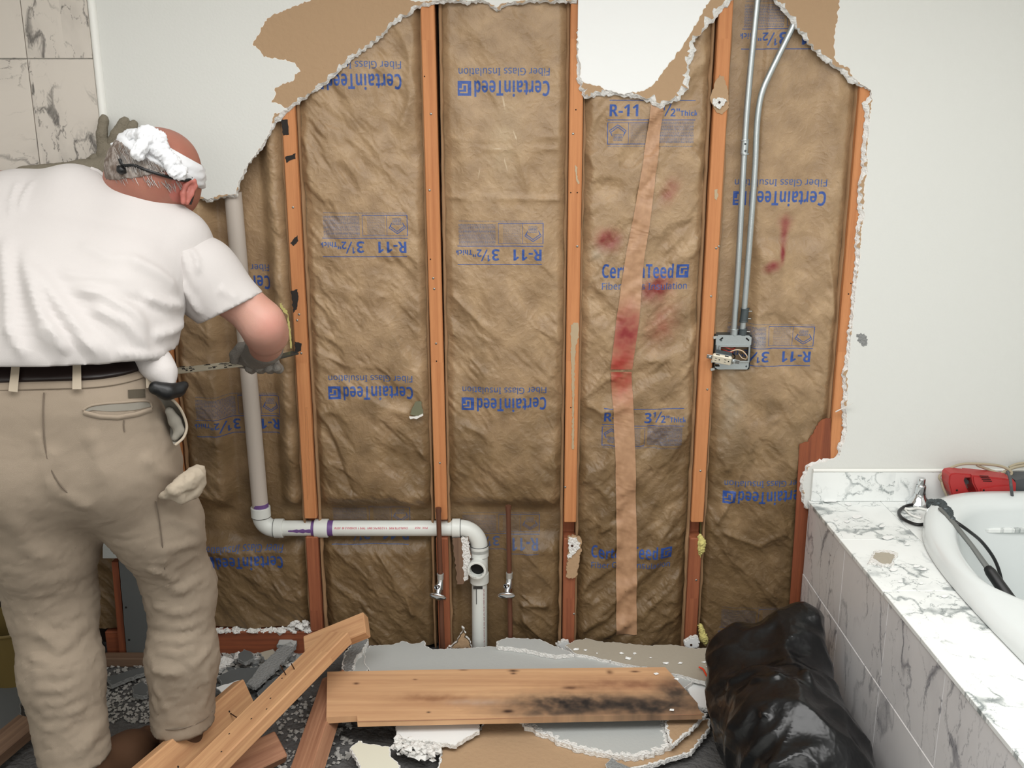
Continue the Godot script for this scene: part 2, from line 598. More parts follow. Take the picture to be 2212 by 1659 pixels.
func make_materials() -> void:
	var fine := tex(grain_image(256, 256, 11, 0.06, 5))
	var rough := tex(grain_image(256, 256, 12, 0.03, 5))
	M.fine = fine
	mat("paint", Color(0.85, 0.853, 0.835), 0.55)
	relief(M.paint, fine, 0.02, 6.0)
	mat("primer", Color(0.93, 0.935, 0.93), 0.6)
	mat("gypsum", Color(0.90, 0.895, 0.88), 0.95)
	relief(M.gypsum, rough, 0.35, 14.0)
	mat("gypsum_grey", Color(0.55, 0.555, 0.55), 0.95)
	relief(M.gypsum_grey, rough, 0.35, 14.0)
	mat("torn_paper", Color(0.68, 0.565, 0.44), 0.9)
	relief(M.torn_paper, rough, 0.10, 6.0)
	mat("flange", Color(0.60, 0.47, 0.34), 0.8)
	mat("torn_edge", Color(0.90, 0.885, 0.86), 0.95)
	mat("board_grey", Color(0.70, 0.71, 0.70), 0.8)
	relief(M.board_grey, fine, 0.04, 5.0)
	mat("board_beige", Color(0.66, 0.63, 0.57), 0.8)
	relief(M.board_beige, fine, 0.04, 5.0)
	mat("board_cream", Color(0.86, 0.85, 0.78), 0.7)
	mat("ceiling_paint", Color(0.9, 0.9, 0.89), 0.9)
	mat("sheathing", Color(0.16, 0.12, 0.09), 0.95)
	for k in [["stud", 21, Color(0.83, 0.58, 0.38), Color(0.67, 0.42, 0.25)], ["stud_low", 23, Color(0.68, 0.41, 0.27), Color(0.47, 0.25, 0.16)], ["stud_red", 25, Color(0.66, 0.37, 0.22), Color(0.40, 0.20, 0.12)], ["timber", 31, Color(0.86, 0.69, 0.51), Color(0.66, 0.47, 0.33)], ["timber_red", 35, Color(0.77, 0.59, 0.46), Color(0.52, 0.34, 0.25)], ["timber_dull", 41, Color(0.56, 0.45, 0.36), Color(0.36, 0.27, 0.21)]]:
		var m := mat(k[0], Color.WHITE, 0.72)
		m.albedo_texture = tex(wood(k[1], k[2], k[3]))
		m.uv1_scale = Vector3(6.0, 1.1, 1.0)
	mat("nail", Color(0.62, 0.62, 0.60), 0.35, 0.9)
	mat("rusty_nail", Color(0.25, 0.16, 0.11), 0.7, 0.4)
	mat("hole", Color(0.05, 0.04, 0.035), 0.9)
	mat("tar", Color(0.16, 0.14, 0.13), 0.9)
	mat("glue", Color(0.70, 0.62, 0.50), 0.4)
	mat("pvc", Color(0.86, 0.87, 0.85), 0.38)
	mat("pvc_dull", Color(0.74, 0.70, 0.66), 0.5)
	mat("primer_purple", Color(0.42, 0.30, 0.52), 0.4)
	mat("dirt", Color(0.22, 0.21, 0.20), 0.9)
	mat("copper", Color(0.42, 0.27, 0.20), 0.5, 0.35)
	mat("solder", Color(0.72, 0.72, 0.70), 0.5, 0.6)
	mat("chrome", Color(0.86, 0.87, 0.88), 0.12, 1.0)
	mat("zinc", Color(0.71, 0.735, 0.74), 0.34, 0.8)
	relief(M.zinc, fine, 0.02, 12.0)
	mat("zinc_dark", Color(0.34, 0.37, 0.38), 0.5, 0.7)
	mat("ivory", Color(0.86, 0.83, 0.75), 0.4)
	mat("black_plastic", Color(0.03, 0.03, 0.035), 0.45)
	mat("wire_red", Color(0.60, 0.16, 0.12), 0.4)
	mat("wire_cream", Color(0.85, 0.74, 0.62), 0.4)
	mat("wire_black", Color(0.04, 0.04, 0.045), 0.4)
	mat("orange_wire", Color(0.85, 0.25, 0.10), 0.5)
	mat("yellow_wool", Color(0.80, 0.76, 0.48), 1.0)
	mat("rubble", Color(0.66, 0.65, 0.63), 0.95)
	mat("wool_grey", Color(0.45, 0.45, 0.36), 1.0)
	mat("concrete", Color(0.36, 0.355, 0.35), 0.95)
	relief(M.concrete, rough, 0.6, 5.0)
	mat("grey_board", Color(0.37, 0.38, 0.38), 0.85)
	mat("acrylic", Color(0.85, 0.87, 0.868), 0.14)
	mat("caulk", Color(0.93, 0.93, 0.91), 0.5)
	mat("tool_red", Color(0.68, 0.20, 0.20), 0.42)
	mat("tool_grey", Color(0.30, 0.31, 0.32), 0.5)
	mat("rope", Color(0.66, 0.62, 0.53), 0.9)
	mat("steel_grey", Color(0.46, 0.47, 0.46), 0.5, 0.4)
	mat("yellow_plastic", Color(0.42, 0.35, 0.17), 0.6)
	var bag := mat("bag", Color(0.018, 0.024, 0.034), 0.28)
	relief(bag, tex(noise(95, 0.02, 3, FastNoiseLite.TYPE_SIMPLEX_SMOOTH, FastNoiseLite.FRACTAL_RIDGED).get_seamless_image(256, 256)), 0.22, 2.6)
	bag.metallic_specular = 0.5
	# marble
	for k in [["marble_wall", 51, Color(0.82, 0.79, 0.75), Color(0.42, 0.40, 0.38), 0.0050, 1.25], ["marble_deck", 61, Color(0.93, 0.94, 0.935), Color(0.50, 0.53, 0.53), 0.0060, 1.1], ["marble_apron", 71, Color(0.865, 0.86, 0.86), Color(0.45, 0.45, 0.47), 0.0045, 0.85]]:
		var m := mat(k[0], Color.WHITE, 0.16 if k[0] != "marble_apron" else 0.2)
		m.albedo_texture = tex(marble(768, k[1], k[2], k[3], k[4], k[5]))
		m.uv1_scale = Vector3(1.25, 0.6, 1.0) if k[0] == "marble_wall" else (Vector3(1.0, 1.0, 1.0) if k[0] == "marble_deck" else Vector3(1.1, 0.55, 1.0))
	# the worker
	mat("skin", Color.WHITE, 0.5)
	M.skin.vertex_color_use_as_albedo = true
	M.skin.subsurf_scatter_enabled = true
	M.skin.subsurf_scatter_strength = 0.12
	relief(M.skin, fine, 0.03, 30.0)
	mat("hair", Color.WHITE, 0.8)
	M.hair.vertex_color_use_as_albedo = true
	mat("shirt", Color(0.755, 0.735, 0.725), 0.95)
	relief(M.shirt, fine, 0.02, 40.0)
	mat("khaki", Color(0.57, 0.515, 0.45), 0.95)
	relief(M.khaki, fine, 0.03, 30.0)
	mat("khaki_light", Color(0.66, 0.61, 0.54), 0.95)
	mat("lining", Color(0.52, 0.50, 0.46), 0.95)
	mat("seam", Color(0.42, 0.37, 0.32), 0.95)
	mat("belt", Color(0.10, 0.055, 0.05), 0.35)
	mat("patch", Color(0.30, 0.27, 0.22), 0.9)
	mat("cotton", Color(0.86, 0.865, 0.875), 0.95)
	mat("glove", Color(0.50, 0.47, 0.41), 0.95)
	relief(M.glove, rough, 0.15, 25.0)
	mat("glove_grey", Color(0.50, 0.485, 0.46), 0.95)
	relief(M.glove_grey, rough, 0.15, 25.0)
	mat("leather", Color(0.36, 0.25, 0.17), 0.7)
	mat("bar_paint", Color(0.78, 0.75, 0.67), 0.7)
	mat("bar_steel", Color(0.30, 0.36, 0.38), 0.35, 0.7)

# the six paper facings share one mottled paper_ground, each laid with its own prints and stains
var paper_ground: Image
var crumple: ImageTexture
func facing(list: Array, stains: Array, key: int) -> StandardMaterial3D:
	if paper_ground == null:
		var mott := noise(81, 0.011, 4).get_image(368, 2048)
		var fine := noise(82, 0.35, 3).get_image(368, 2048)
		paper_ground = two_tone(368, 2048, Color(0.73, 0.615, 0.475), Color(0.51, 0.41, 0.30), [[mott, 0.62], [fine, 0.34]])
		var limit_noise := noise(84, 0.006, 4).get_image(368, 2048).get_data()      # the paper gets darker and browner downwards, with a ragged upper limit
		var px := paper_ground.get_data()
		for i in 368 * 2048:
			var t := smoothstep(900.0, 1750.0, i / 368 + (limit_noise[i] - 128.0) * 2.2) * 0.30
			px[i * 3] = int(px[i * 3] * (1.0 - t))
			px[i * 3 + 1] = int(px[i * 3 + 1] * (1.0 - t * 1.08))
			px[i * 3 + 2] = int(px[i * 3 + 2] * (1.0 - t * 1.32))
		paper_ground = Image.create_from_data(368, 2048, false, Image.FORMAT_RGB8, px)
		crumple = tex(noise(83, 0.028, 4, FastNoiseLite.TYPE_SIMPLEX_SMOOTH, FastNoiseLite.FRACTAL_RIDGED, 25.0, 0.01).get_image(368, 2048))
	var im: Image = paper_ground.duplicate()
	if key & 1: im.flip_x()
	for st in stains: stain(im, st)
	for p in list:                                                          # [print, centre in mm from the left and from the top, turned over, strength]
		var ink: Image = prints[p[0]].duplicate()
		if p[3]: ink.rotate_180()
		stamp(im, ink, Vector2i(int(p[1]) - ink.get_width() / 2, int(p[2]) - ink.get_height() / 2), Color(0.14, 0.29, 0.62, p[4] if p.size() > 4 else 0.9))
	var m := mat("facing_%d" % key, Color.WHITE, 0.5)
	m.albedo_texture = tex(im)
	m.texture_repeat = false
	m.heightmap_enabled = true
	m.heightmap_texture = crumple
	m.heightmap_scale = 0.16
	return m
func stain(im: Image, st: Array) -> void:                                 # [x, y, half width, half height, colour, lean]
	var ns := noise(int(st[0]) + 7, 0.02, 3)
	for y in range(maxi(0, int(st[1] - st[3] * 2.3)), mini(im.get_height(), int(st[1] + st[3] * 2.3))):
		for x in range(maxi(0, int(st[0] - st[2] * 2.2)), mini(im.get_width(), int(st[0] + st[2] * 2.2))):
			var dy: float = (y - st[1]) / float(st[3])
			var dx: float = (x - st[0] + (y - st[1]) * st[5]) / float(st[2])
			var a: float = exp(-(dx * dx + dy * dy) * 1.6) * (0.85 + 0.6 * ns.get_noise_2d(x, y))
			if a > 0.02: im.set_pixel(x, y, im.get_pixel(x, y).lerp(st[4], clampf(a, 0.0, 1.0) * st[4].a))

# ---------------------------------------------------------------- the room
func hull(called: String, boxes: Array, m: Material, parent: Node = null) -> void:
	var b := MB.new()
	for q in boxes: box(b, q[1] - q[0], Transform3D(Basis(), (q[0] + q[1]) * 0.5), 0.001)
	var o := part(called, b, m, parent if parent else self)
	if parent == null: o.set_meta("kind", "structure")
func room() -> void:
	hull("floor", [[Vector3(-1.9, -0.12, -2.9), Vector3(2.15, 0, 1.8)]], M.concrete)
	hull("ceiling", [[Vector3(-1.9, 2.45, -3.0), Vector3(2.15, 2.6, -1.75)], [Vector3(-1.9, 2.45, 0.05), Vector3(2.15, 2.6, 1.8)], [Vector3(-1.9, 2.45, -1.75), Vector3(-1.2, 2.6, 0.05)], [Vector3(1.5, 2.45, -1.75), Vector3(2.15, 2.6, 0.05)]], M.ceiling_paint)
	hull("wall_left", [[Vector3(-1.9, 0, -2.76), Vector3(-1.75, 2.45, 1.8)]], M.paint)
	hull("wall_right", [[Vector3(2.0, 0, -2.76), Vector3(2.15, 2.45, 1.8)]], M.paint)
	hull("wall_front", [[Vector3(-1.75, 0, 1.65), Vector3(2.0, 1.2, 1.8)], [Vector3(-1.75, 2.3, 1.65), Vector3(2.0, 2.45, 1.8)], [Vector3(-1.75, 1.2, 1.65), Vector3(-1.05, 2.3, 1.8)], [Vector3(1.45, 1.2, 1.65), Vector3(2.0, 2.3, 1.8)]], M.paint)

# a drywall sheet broken along one edge: crumbling core, brown inner paper, painted face paper torn back from it
func broken_sheet(parent: Node, edge_px: Array, closing: Array, tear_px: Array, inset: float, side: float, key: int, face: Material, label: String) -> Node3D:
	var o := Node3D.new()
	o.name = numbered("drywall_panel", parent)
	parent.add_child(o, true)
	o.set_meta("label", label)
	var e := jag(line_z(edge_px, ZD - 0.006), 0.006, 0.003, key)
	var f := shifted(e, side * inset, inset * 1.1, key + 1)
	var r1 := shifted(e, side * inset * 0.30, inset * 0.5, key + 2)
	var b := MB.new()
	var n := e.size()
	var ns := noise(key + 3, 0.35, 2)
	var rows := []
	for q in [[e, ZD - 0.0125, 0.0], [r1, ZD - 0.007, 0.004], [f, ZD - 0.0012, 0.0]]:
		var row := []
		for i in n: row.append(b.vert(Vector3(q[0][i].x, q[0][i].y, q[1] + q[2] * ns.get_noise_1d(i * 1.3)), q[0][i]))
		rows.append(row)
	for k in 2:
		for i in n - 1:
			if side > 0: b.quad(rows[k][i], rows[k][i + 1], rows[k + 1][i + 1], rows[k + 1][i])
			else: b.quad(rows[k][i + 1], rows[k][i], rows[k + 1][i], rows[k + 1][i + 1])
	var back := e.duplicate()
	var front := f.duplicate()
	for c in closing:
		back.append(c)
		front.append(c)
	slab(b, front, ZD - 0.0011, ZD - 0.0124)
	part("gypsum_core", b, M.gypsum, o, "white crumbling broken edge")
	var pb := MB.new()
	var brown := shifted(e, side * inset * 1.05, inset * 1.1, key + 1)
	for c in closing: brown.append(c)
	slab(pb, brown, ZD - 0.0006, ZD - 0.0011)
	part("torn_paper", pb, M.torn_paper, o, "brown inner paper laid bare")
	var t := jag(line_z(tear_px, ZD), 0.005, 0.0022, key + 5)
	var rim := shifted(t, -side * 0.0014, 0.0012, key + 6)
	for c in closing:
		t.append(c)
		rim.append(c)
	var rb := MB.new()
	slab(rb, rim, ZD - 0.0003, ZD - 0.0006)
	part("torn_rim", rb, M.torn_edge, o)
	var fb := MB.new()
	slab(fb, t, ZD, ZD - 0.0004)
	part("painted_face", fb, face, o)
	return o

func back_wall() -> void:
	var w := struct("wall_back")
	hull("sheathing", [[Vector3(-1.9, 0, -2.95), Vector3(2.15, 2.45, -2.852)]], M.sheathing, w)
	# left sheet
	var edge := [330, 452, 380, 442, 405, 435, 429, 429, 449, 439, 466, 431, 486, 427, 513, 425, 517, 400, 527, 378, 540, 351, 557, 332, 570, 314, 581, 290, 597, 267, 618, 246, 638, 230, 672, 203, 702, 184, 716, 169, 740, 148, 760, 130, 793, 105, 826, 80, 847, 54, 887, 29, 902, 18, 945, 8, 981, 5, 1014, 9, 1042, 4, 1071, 23, 1093, 13, 1133, 7, 1169, 5, 1223, 7, 1246, 8]
	var joint := uz(1246, 8, ZD).x
	var tear := [330, 446, 380, 436, 405, 427, 429, 421, 449, 431, 466, 423, 486, 420, 509, 419, 513, 398, 523, 376, 537, 349, 553, 330, 566, 312, 580, 288, 586, 267, 591, 245, 608, 240, 621, 238, 608, 226, 586, 221, 594, 203, 592, 191, 611, 181, 635, 172, 636, 160, 648, 154, 636, 137, 608, 130, 570, 123, 557, 106, 544, 96, 554, 81, 562, 64, 576, 40, 601, 27, 631, 15, 665, 1, 720, -14, 800, -10, 870, -4, 905, 2, 945, -1, 981, -3, 1014, 1, 1042, -3, 1071, 14, 1093, 5, 1133, 0, 1169, -3, 1223, -2, 1246, -1]
	broken_sheet(w, edge, [Vector2(joint, 2.45), Vector2(-1.15, 2.45), Vector2(-1.15, uz(330, 452, ZD).y)], tear, 0.0075, 1.0, 101, M.paint, "white painted drywall left of the hole with a ragged torn edge")
	# the piece hanging on between two studs
	edge = [1247, 60, 1246, 120, 1246, 170, 1252, 190, 1262, 213, 1279, 210, 1310, 206, 1344, 208, 1372, 213, 1403, 220, 1412, 229, 1427, 236, 1447, 222, 1465, 220, 1475, 203, 1489, 192, 1490, 172, 1489, 141, 1501, 124, 1502, 103, 1499, 93, 1516, 69, 1537, 51, 1557, 27, 1581, 3, 1600, -30, 1625, -90]
	tear = [1249, 60, 1249, 118, 1256, 140, 1254, 165, 1259, 177, 1293, 185, 1313, 196, 1348, 202, 1385, 196, 1406, 186, 1423, 170, 1430, 158, 1441, 143, 1468, 106, 1492, 72, 1516, 27, 1533, 0, 1550, -40, 1570, -90]
	var sx := uz(1246, 60, ZD).x
	broken_sheet(w, edge, [Vector2(uz(1625, -90, ZD).x, 2.45), Vector2(sx + 0.001, 2.45)], tear, 0.013, 1.0, 111, M.primer, "bright white drywall piece hanging into the top of the hole")
	# right sheet, down to the tub surround
	edge = [1641, -90, 1655, -40, 1671, 0, 1688, 21, 1705, 41, 1719, 62, 1736, 83, 1767, 120, 1791, 138, 1815, 155, 1839, 179, 1867, 189, 1882, 196, 1875, 213, 1863, 223, 1870, 247, 1867, 275, 1865, 299, 1861, 330, 1863, 371, 1855, 395, 1853, 447, 1857, 464, 1849, 498, 1849, 550, 1848, 567, 1842, 619, 1839, 667, 1832, 722, 1829, 756, 1825, 787, 1818, 811, 1824, 852, 1818, 880, 1822, 928, 1815, 955, 1807, 990, 1780, 993, 1756, 1000, 1741, 1007, 1737, 1022, 1728, 1042, 1731, 1062, 1733, 1085, 1742, 1100]
	tear = [1760, -90, 1800, -40, 1815, 0, 1810, 41, 1803, 86, 1805, 131, 1836, 148, 1843, 165, 1863, 182, 1883, 194, 1885, 215, 1880, 247, 1878, 275, 1876, 299, 1873, 330, 1875, 371, 1868, 395, 1866, 447, 1868, 464, 1861, 498, 1859, 550, 1856, 567, 1849, 619, 1846, 667, 1840, 722, 1837, 756, 1833, 787, 1830, 811, 1833, 852, 1829, 880, 1831, 928, 1823, 955, 1813, 986, 1783, 998, 1760, 1003, 1748, 1010, 1742, 1024, 1734, 1042, 1737, 1062, 1738, 1085, 1744, 1098]
	var low := uz(1742, 1100, ZD).y
	broken_sheet(w, edge, [Vector2(2.0, low), Vector2(2.0, 2.45), Vector2(uz(1641, -90, ZD).x, 2.45)], tear, 0.009, 1.0, 121, M.paint, "white painted drywall right of the hole above the tub")
	# marble tiles left of the painted sheet, and the white bead between them
	var y0 := uz(100, 371, ZD).y
	rng.seed = 31
	for c in [[-1.747, -1.634], [-1.632, -1.330], [-1.328, -1.149]]:
		for r in [[y0, 1.836], [1.838, 2.142], [2.144, 2.448]]:
			var b := MB.new()
			box(b, Vector3(c[1] - c[0], r[1] - r[0], 0.01), Transform3D(Basis(), Vector3((c[0] + c[1]) * 0.5, (r[0] + r[1]) * 0.5, ZD + 0.001)), 0.0012, Vector2(rng.randf() * 3.0, rng.randf() * 3.0))
			part("tile", b, M.marble_wall, w)
	var tb := MB.new()
	box(tb, Vector3(1.747 - 1.149, 2.45 - y0, 0.012), Transform3D(Basis(), Vector3(-1.448, (2.45 + y0) * 0.5, ZD - 0.0095)), 0.001)
	part("tile_backing", tb, M.caulk, w)
	var bead := MB.new()
	tube(bead, [Vector3(-1.138, y0 - 0.12, ZD + 0.001), Vector3(-1.138, 2.45, ZD + 0.001)], 0.011, 10)
	part("corner_bead", bead, M.caulk, w, "rounded white bead")
	# a chip in the right sheet and a torn curl of paper
	var ch := MB.new()
	slab(ch, jag(line_z([1850, 722, 1866, 721, 1873, 733, 1872, 746, 1862, 747, 1854, 738], ZD), 0.004, 0.003, 9, true), ZD + 0.0008, ZD)
	part("chipped_spot", ch, M.gypsum_grey, w, "small grey chip through the white paint")
	ch = MB.new()
	tube(ch, [uz(1806, 889, ZD + 0.004), uz(1818, 883, ZD + 0.012), uz(1842, 871, ZD + 0.02)], [0.007, 0.006, 0.002], 8, true, 0.3)
	part("paper_curl", ch, M.torn_edge, w)

# ---------------------------------------------------------------- studs and plate
func nail(parent: Node, p: Vector3, r := 0.0035, m: Material = null, called := "nail_head") -> void:
	var b := MB.new()
	lathe(b, [Vector2(r, 0), Vector2(r, 0.0008), Vector2(r * 0.7, 0.0018), Vector2(0, 0.002)], axis(p, Vector3.BACK), 8)
	part(called, b, m if m else M.nail, parent)
func patch(called: String, px: Array, z: float, thick: float, m: Material, parent: Node, key: int, label := "", amp := 0.0015) -> void:
	var b := MB.new()
	slab(b, jag(line_z(px, z), 0.005, amp, key, true), z + thick, z)
	part(called, off(b, (parent as Node3D).position), m, parent, label)
func stud(label: String, x0: float, x1: float, notch0: float, notch1: float, bottom: float) -> Node3D:
	var o := thing("wall_stud", label, "stud", Vector3(x0, 0, ZS))
	# upper length, lower length and the web left behind the notch; the lean follows the measured line
	var sh := (x1 - x0) / 2.0
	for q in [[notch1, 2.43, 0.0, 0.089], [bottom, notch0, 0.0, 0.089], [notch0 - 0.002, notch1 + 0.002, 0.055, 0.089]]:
		var b := MB.new()
		var h: float = q[1] - q[0]
		var t := Transform3D(Basis(Vector3(1, 0, 0), Vector3(sh, 1, 0), Vector3(0, 0, 1)), Vector3(sh * (q[0] + q[1]) * 0.5, (q[0] + q[1]) * 0.5, -(q[2] + q[3]) * 0.5))
		box(b, Vector3(0.038, h, q[3] - q[2]), t, 0.0025, Vector2(x0 * 3.3, q[0]))
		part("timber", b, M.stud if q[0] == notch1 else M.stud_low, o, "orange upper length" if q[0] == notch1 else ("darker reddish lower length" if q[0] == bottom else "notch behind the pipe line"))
	return o
func studs() -> void:
	var s := stud("orange wall stud at the left with black tar paper scraps, behind the prying worker's elbow", -0.629, -0.626, 0.416, 0.478, 0.09)
	for q in [[[607, 258, 622, 258, 624, 290, 612, 293], 3], [[617, 338, 638, 331, 638, 342, 618, 352], 4], [[627, 525, 643, 508, 644, 520, 634, 532], 5], [[628, 628, 642, 625, 645, 640, 641, 668, 634, 676, 631, 655], 6], [[637, 738, 652, 742, 650, 758, 638, 762], 7]]:
		patch("tar_scrap", q[0], ZS, 0.0012, M.tar, s, q[1], "black tar paper scrap")
	for p in [[633, 448], [646, 679], [642, 692], [651, 763]]: nail(s, uz(p[0], p[1], ZS) - s.position)
	patch("glue_line", [660, 880, 663, 880, 667, 960, 669, 1050, 665, 1080, 661, 1000], ZS, 0.001, M.glue, s, 8)
	s = stud("orange wall stud behind the left copper pipe, second from the left", -0.217, -0.231, 0.412, 0.474, 0.02)
	for p in [[931, 246], [928, 411], [936, 601], [938, 624], [942, 742], [950, 1000]]: nail(s, uz(p[0], p[1], ZS) - s.position)
	for p in [[917, 165], [930, 560], [943, 780]]: nail(s, uz(p[0], p[1], ZS) - s.position, 0.002, M.hole, "nail_hole")
	s = stud("orange wall stud in the middle, below the left edge of the bright drywall piece", 0.182, 0.179, 0.412, 0.466, 0.0)
	for p in [[1238, 289], [1247, 532], [1242, 760], [1221, 1052], [1240, 1326]]: nail(s, uz(p[0], p[1], ZS) - s.position)
	for p in [[1244, 237], [1233, 416], [1247, 416], [1233, 880]]: nail(s, uz(p[0], p[1], ZS) - s.position, 0.002, M.hole, "nail_hole")
	patch("glue_line", [1242, 356, 1247, 362, 1247, 385, 1252, 396, 1249, 398, 1244, 385], ZS, 0.0012, M.glue, s, 13, "dried glue run")
	patch("glue_line", [1233, 702, 1240, 696, 1250, 698, 1250, 728, 1243, 750, 1241, 800, 1240, 870, 1240, 970, 1235, 970, 1236, 870, 1233, 760], ZS, 0.002, M.glue, s, 14, "long dried glue run")
	patch("drywall_remnant", [1226, 1158, 1236, 1155, 1253, 1160, 1257, 1166, 1250, 1215, 1244, 1242, 1236, 1247, 1223, 1243, 1226, 1200, 1229, 1180], ZS, 0.011, M.torn_paper, s, 15, "brown and white drywall left under a screw", 0.003)
	patch("drywall_remnant", [1228, 1160, 1244, 1162, 1252, 1172, 1249, 1186, 1238, 1198, 1228, 1206], ZS + 0.0112, 0.004, M.gypsum, s, 16, "", 0.004)
	nail(s, uz(1236, 1179, ZS + 0.016) - s.position, 0.004, M.rusty_nail, "screw_head")
	s = stud("orange wall stud left of the electrical box, with a drywall remnant near its top", 0.576, 0.584, 0.412, 0.466, 0.0)
	patch("drywall_remnant", [1544, 178, 1554, 163, 1562, 164, 1571, 190, 1574, 215, 1573, 236, 1560, 247, 1548, 244, 1537, 226, 1534, 210, 1540, 195], ZS, 0.003, M.torn_paper, s, 17, "pointed brown drywall paper under a screw", 0.002)
	patch("drywall_remnant", [1539, 214, 1553, 210, 1568, 213, 1571, 220, 1558, 228, 1555, 235, 1545, 231, 1538, 224], ZS + 0.003, 0.006, M.gypsum, s, 18, "white plaster crumb round a screw", 0.003)
	nail(s, uz(1554, 221, ZS + 0.011) - s.position, 0.0035, M.rusty_nail, "screw_head")
	for p in [[1547, 536], [1536, 640], [1528, 841], [1513, 1017], [1504, 1253], [1553, 532]]: nail(s, uz(p[0], p[1], ZS) - s.position)
	patch("glue_line", [1543, 410, 1550, 408, 1551, 424, 1548, 432, 1543, 428], ZS, 0.0015, M.glue, s, 19)
	s = stud("orange wall stud at the far right, half covered by the white drywall edge", 0.992, 0.986, 0.41, 0.41, 0.0)
	for p in [[1838, 612], [1833, 635]]: nail(s, uz(p[0], p[1], ZS) - s.position, 0.002, M.hole, "nail_hole")
	s = stud("dark wall stud at the far left behind the worker's hip", -1.032, -1.03, 0.41, 0.41, 0.09)
	# the broken board beside the last stud
	var o := thing("broken_board", "reddish broken board with a jagged top beside the tub's marble end", "board", uz(1750, 1320, ZS))
	var b := MB.new()
	var top := jag(line_z([1727, 960, 1737, 956, 1748, 950, 1755, 938, 1761, 926, 1770, 910, 1776, 906, 1794, 903], ZS), 0.006, 0.003, 23)
	var poly := PackedVector2Array(top)
	for p in line_z([1794, 1010, 1782, 1330, 1704, 1330, 1716, 1150], ZS): poly.append(p)
	slab(b, poly, ZS + 0.0008, ZS - 0.0023)
	for i in b.U.size(): b.U[i] = Vector2(b.U[i].x, b.U[i].y)
	part("timber", off(b, o.position), M.stud_red, o)
	# sole plate under the left batts, crusted with plaster
	o = thing("sole_plate", "dark red timber plate along the floor, crusted with plaster crumbs", "timber", Vector3(-0.84, 0, ZS))
	b = MB.new()
	box(b, Vector3(0.70, 0.088, 0.09), Transform3D(Basis(), Vector3(-0.122, 0.044, -0.046)), 0.003)
	part("timber", b, M.stud_red, o)
	b = MB.new()
	rng.seed = 77
	for i in 260:
		var p := Vector3(rng.randf_range(-0.40, 0.19), 0.088, rng.randf_range(-0.025, 0.0))
		lump(b, p, rng.randf_range(0.004, 0.012) * (1.6 if rng.randf() < 0.12 else 1.0), i)
	for i in 16: lump(b, Vector3(0.15 + rng.randf_range(-0.03, 0.03), 0.094 + rng.randf_range(0, 0.02), rng.randf_range(-0.025, 0.0)), rng.randf_range(0.009, 0.018), i)
	part("plaster_crumbs", b, M.gypsum, o, "white plaster crumbs").set_meta("kind", "stuff")
# a small broken lump
func lump(b: MB, p: Vector3, r: float, key: int, sq := Vector3(1, 0.7, 1)) -> void:
	var g := RandomNumberGenerator.new()
	g.seed = key * 7 + 1
	var t := Basis.from_euler(Vector3(g.randf() * TAU, g.randf() * TAU, g.randf() * TAU))
	var v := []
	for d in [Vector3(1, 0, 0), Vector3(-1, 0, 0), Vector3(0, 1, 0), Vector3(0, -1, 0), Vector3(0, 0, 1), Vector3(0, 0, -1)]:
		v.append(p + (t * (d * r * g.randf_range(0.65, 1.25))) * sq)
	for f in [[0, 2, 4], [2, 1, 4], [1, 3, 4], [3, 0, 4], [2, 0, 5], [1, 2, 5], [3, 1, 5], [0, 3, 5]]: b.flat3(v[f[0]], v[f[1]], v[f[2]])

# ---------------------------------------------------------------- insulation batts
class Sheet:                                                              # the paper's surface: depth at any place
	var x0 := 0.0
	var x1 := 0.0
	var big: FastNoiseLite
	var ridge: FastNoiseLite
	var small: FastNoiseLite
	var lines := []
	var dents := []
	var lean := 1.0
	var amp := 1.0
	var smooth_top := -1.0
	func z(x: float, y: float) -> float:
		var e := minf(x - x0, x1 - x)
		var body := smoothstep(0.0, 0.032, e)
		var d := -0.036 - 0.014 * smoothstep(0.75, 0.2, y) + 0.020 * body + 0.010 * sin(PI * clampf((x - x0) / (x1 - x0), 0, 1))
		d += 0.010 * big.get_noise_2d(x * 6.0 + 0.4, y * 3.2) * body
		var q := x * 0.76 * lean + y * 0.64
		var r := x * 0.64 * lean - y * 0.76
		var v := ridge.get_noise_2d(q * 4.6, r * 1.5) * 0.5 + 0.5
		var calm := 1.0
		if smooth_top > 0.0: calm = lerpf(1.0, 0.35, smoothstep(smooth_top - 0.25, smooth_top + 0.1, y))
		d += (0.024 * v * v - 0.009) * amp * calm * (0.35 + 0.65 * body)
		d += 0.0016 * amp * calm * small.get_noise_2d(x * 26.0, y * 20.0)
		var p := Vector2(x, y)
		for f in lines:
			var pts: PackedVector2Array = f[0]
			var near := 9.0
			for j in pts.size() - 1:
				var ba := pts[j + 1] - pts[j]
				var t := clampf((p - pts[j]).dot(ba) / ba.length_squared(), 0.0, 1.0)
				near = minf(near, (p - pts[j] - ba * t).length())
			if near < f[2] * 3.0: d += f[1] * 1.5 * exp(-near / f[2]) * body
		for c in dents:                                                      # [y0, y1, x0, x1, depth, softness]
			var ky := smoothstep(c[0] - c[5], c[0], y) * smoothstep(c[1] + c[5], c[1], y)
			var kx := smoothstep(c[2] - c[5], c[2], x) * smoothstep(c[3] + c[5], c[3], x)
			d = lerpf(d, minf(d, c[4]), ky * kx)
		return minf(d, -0.0025)
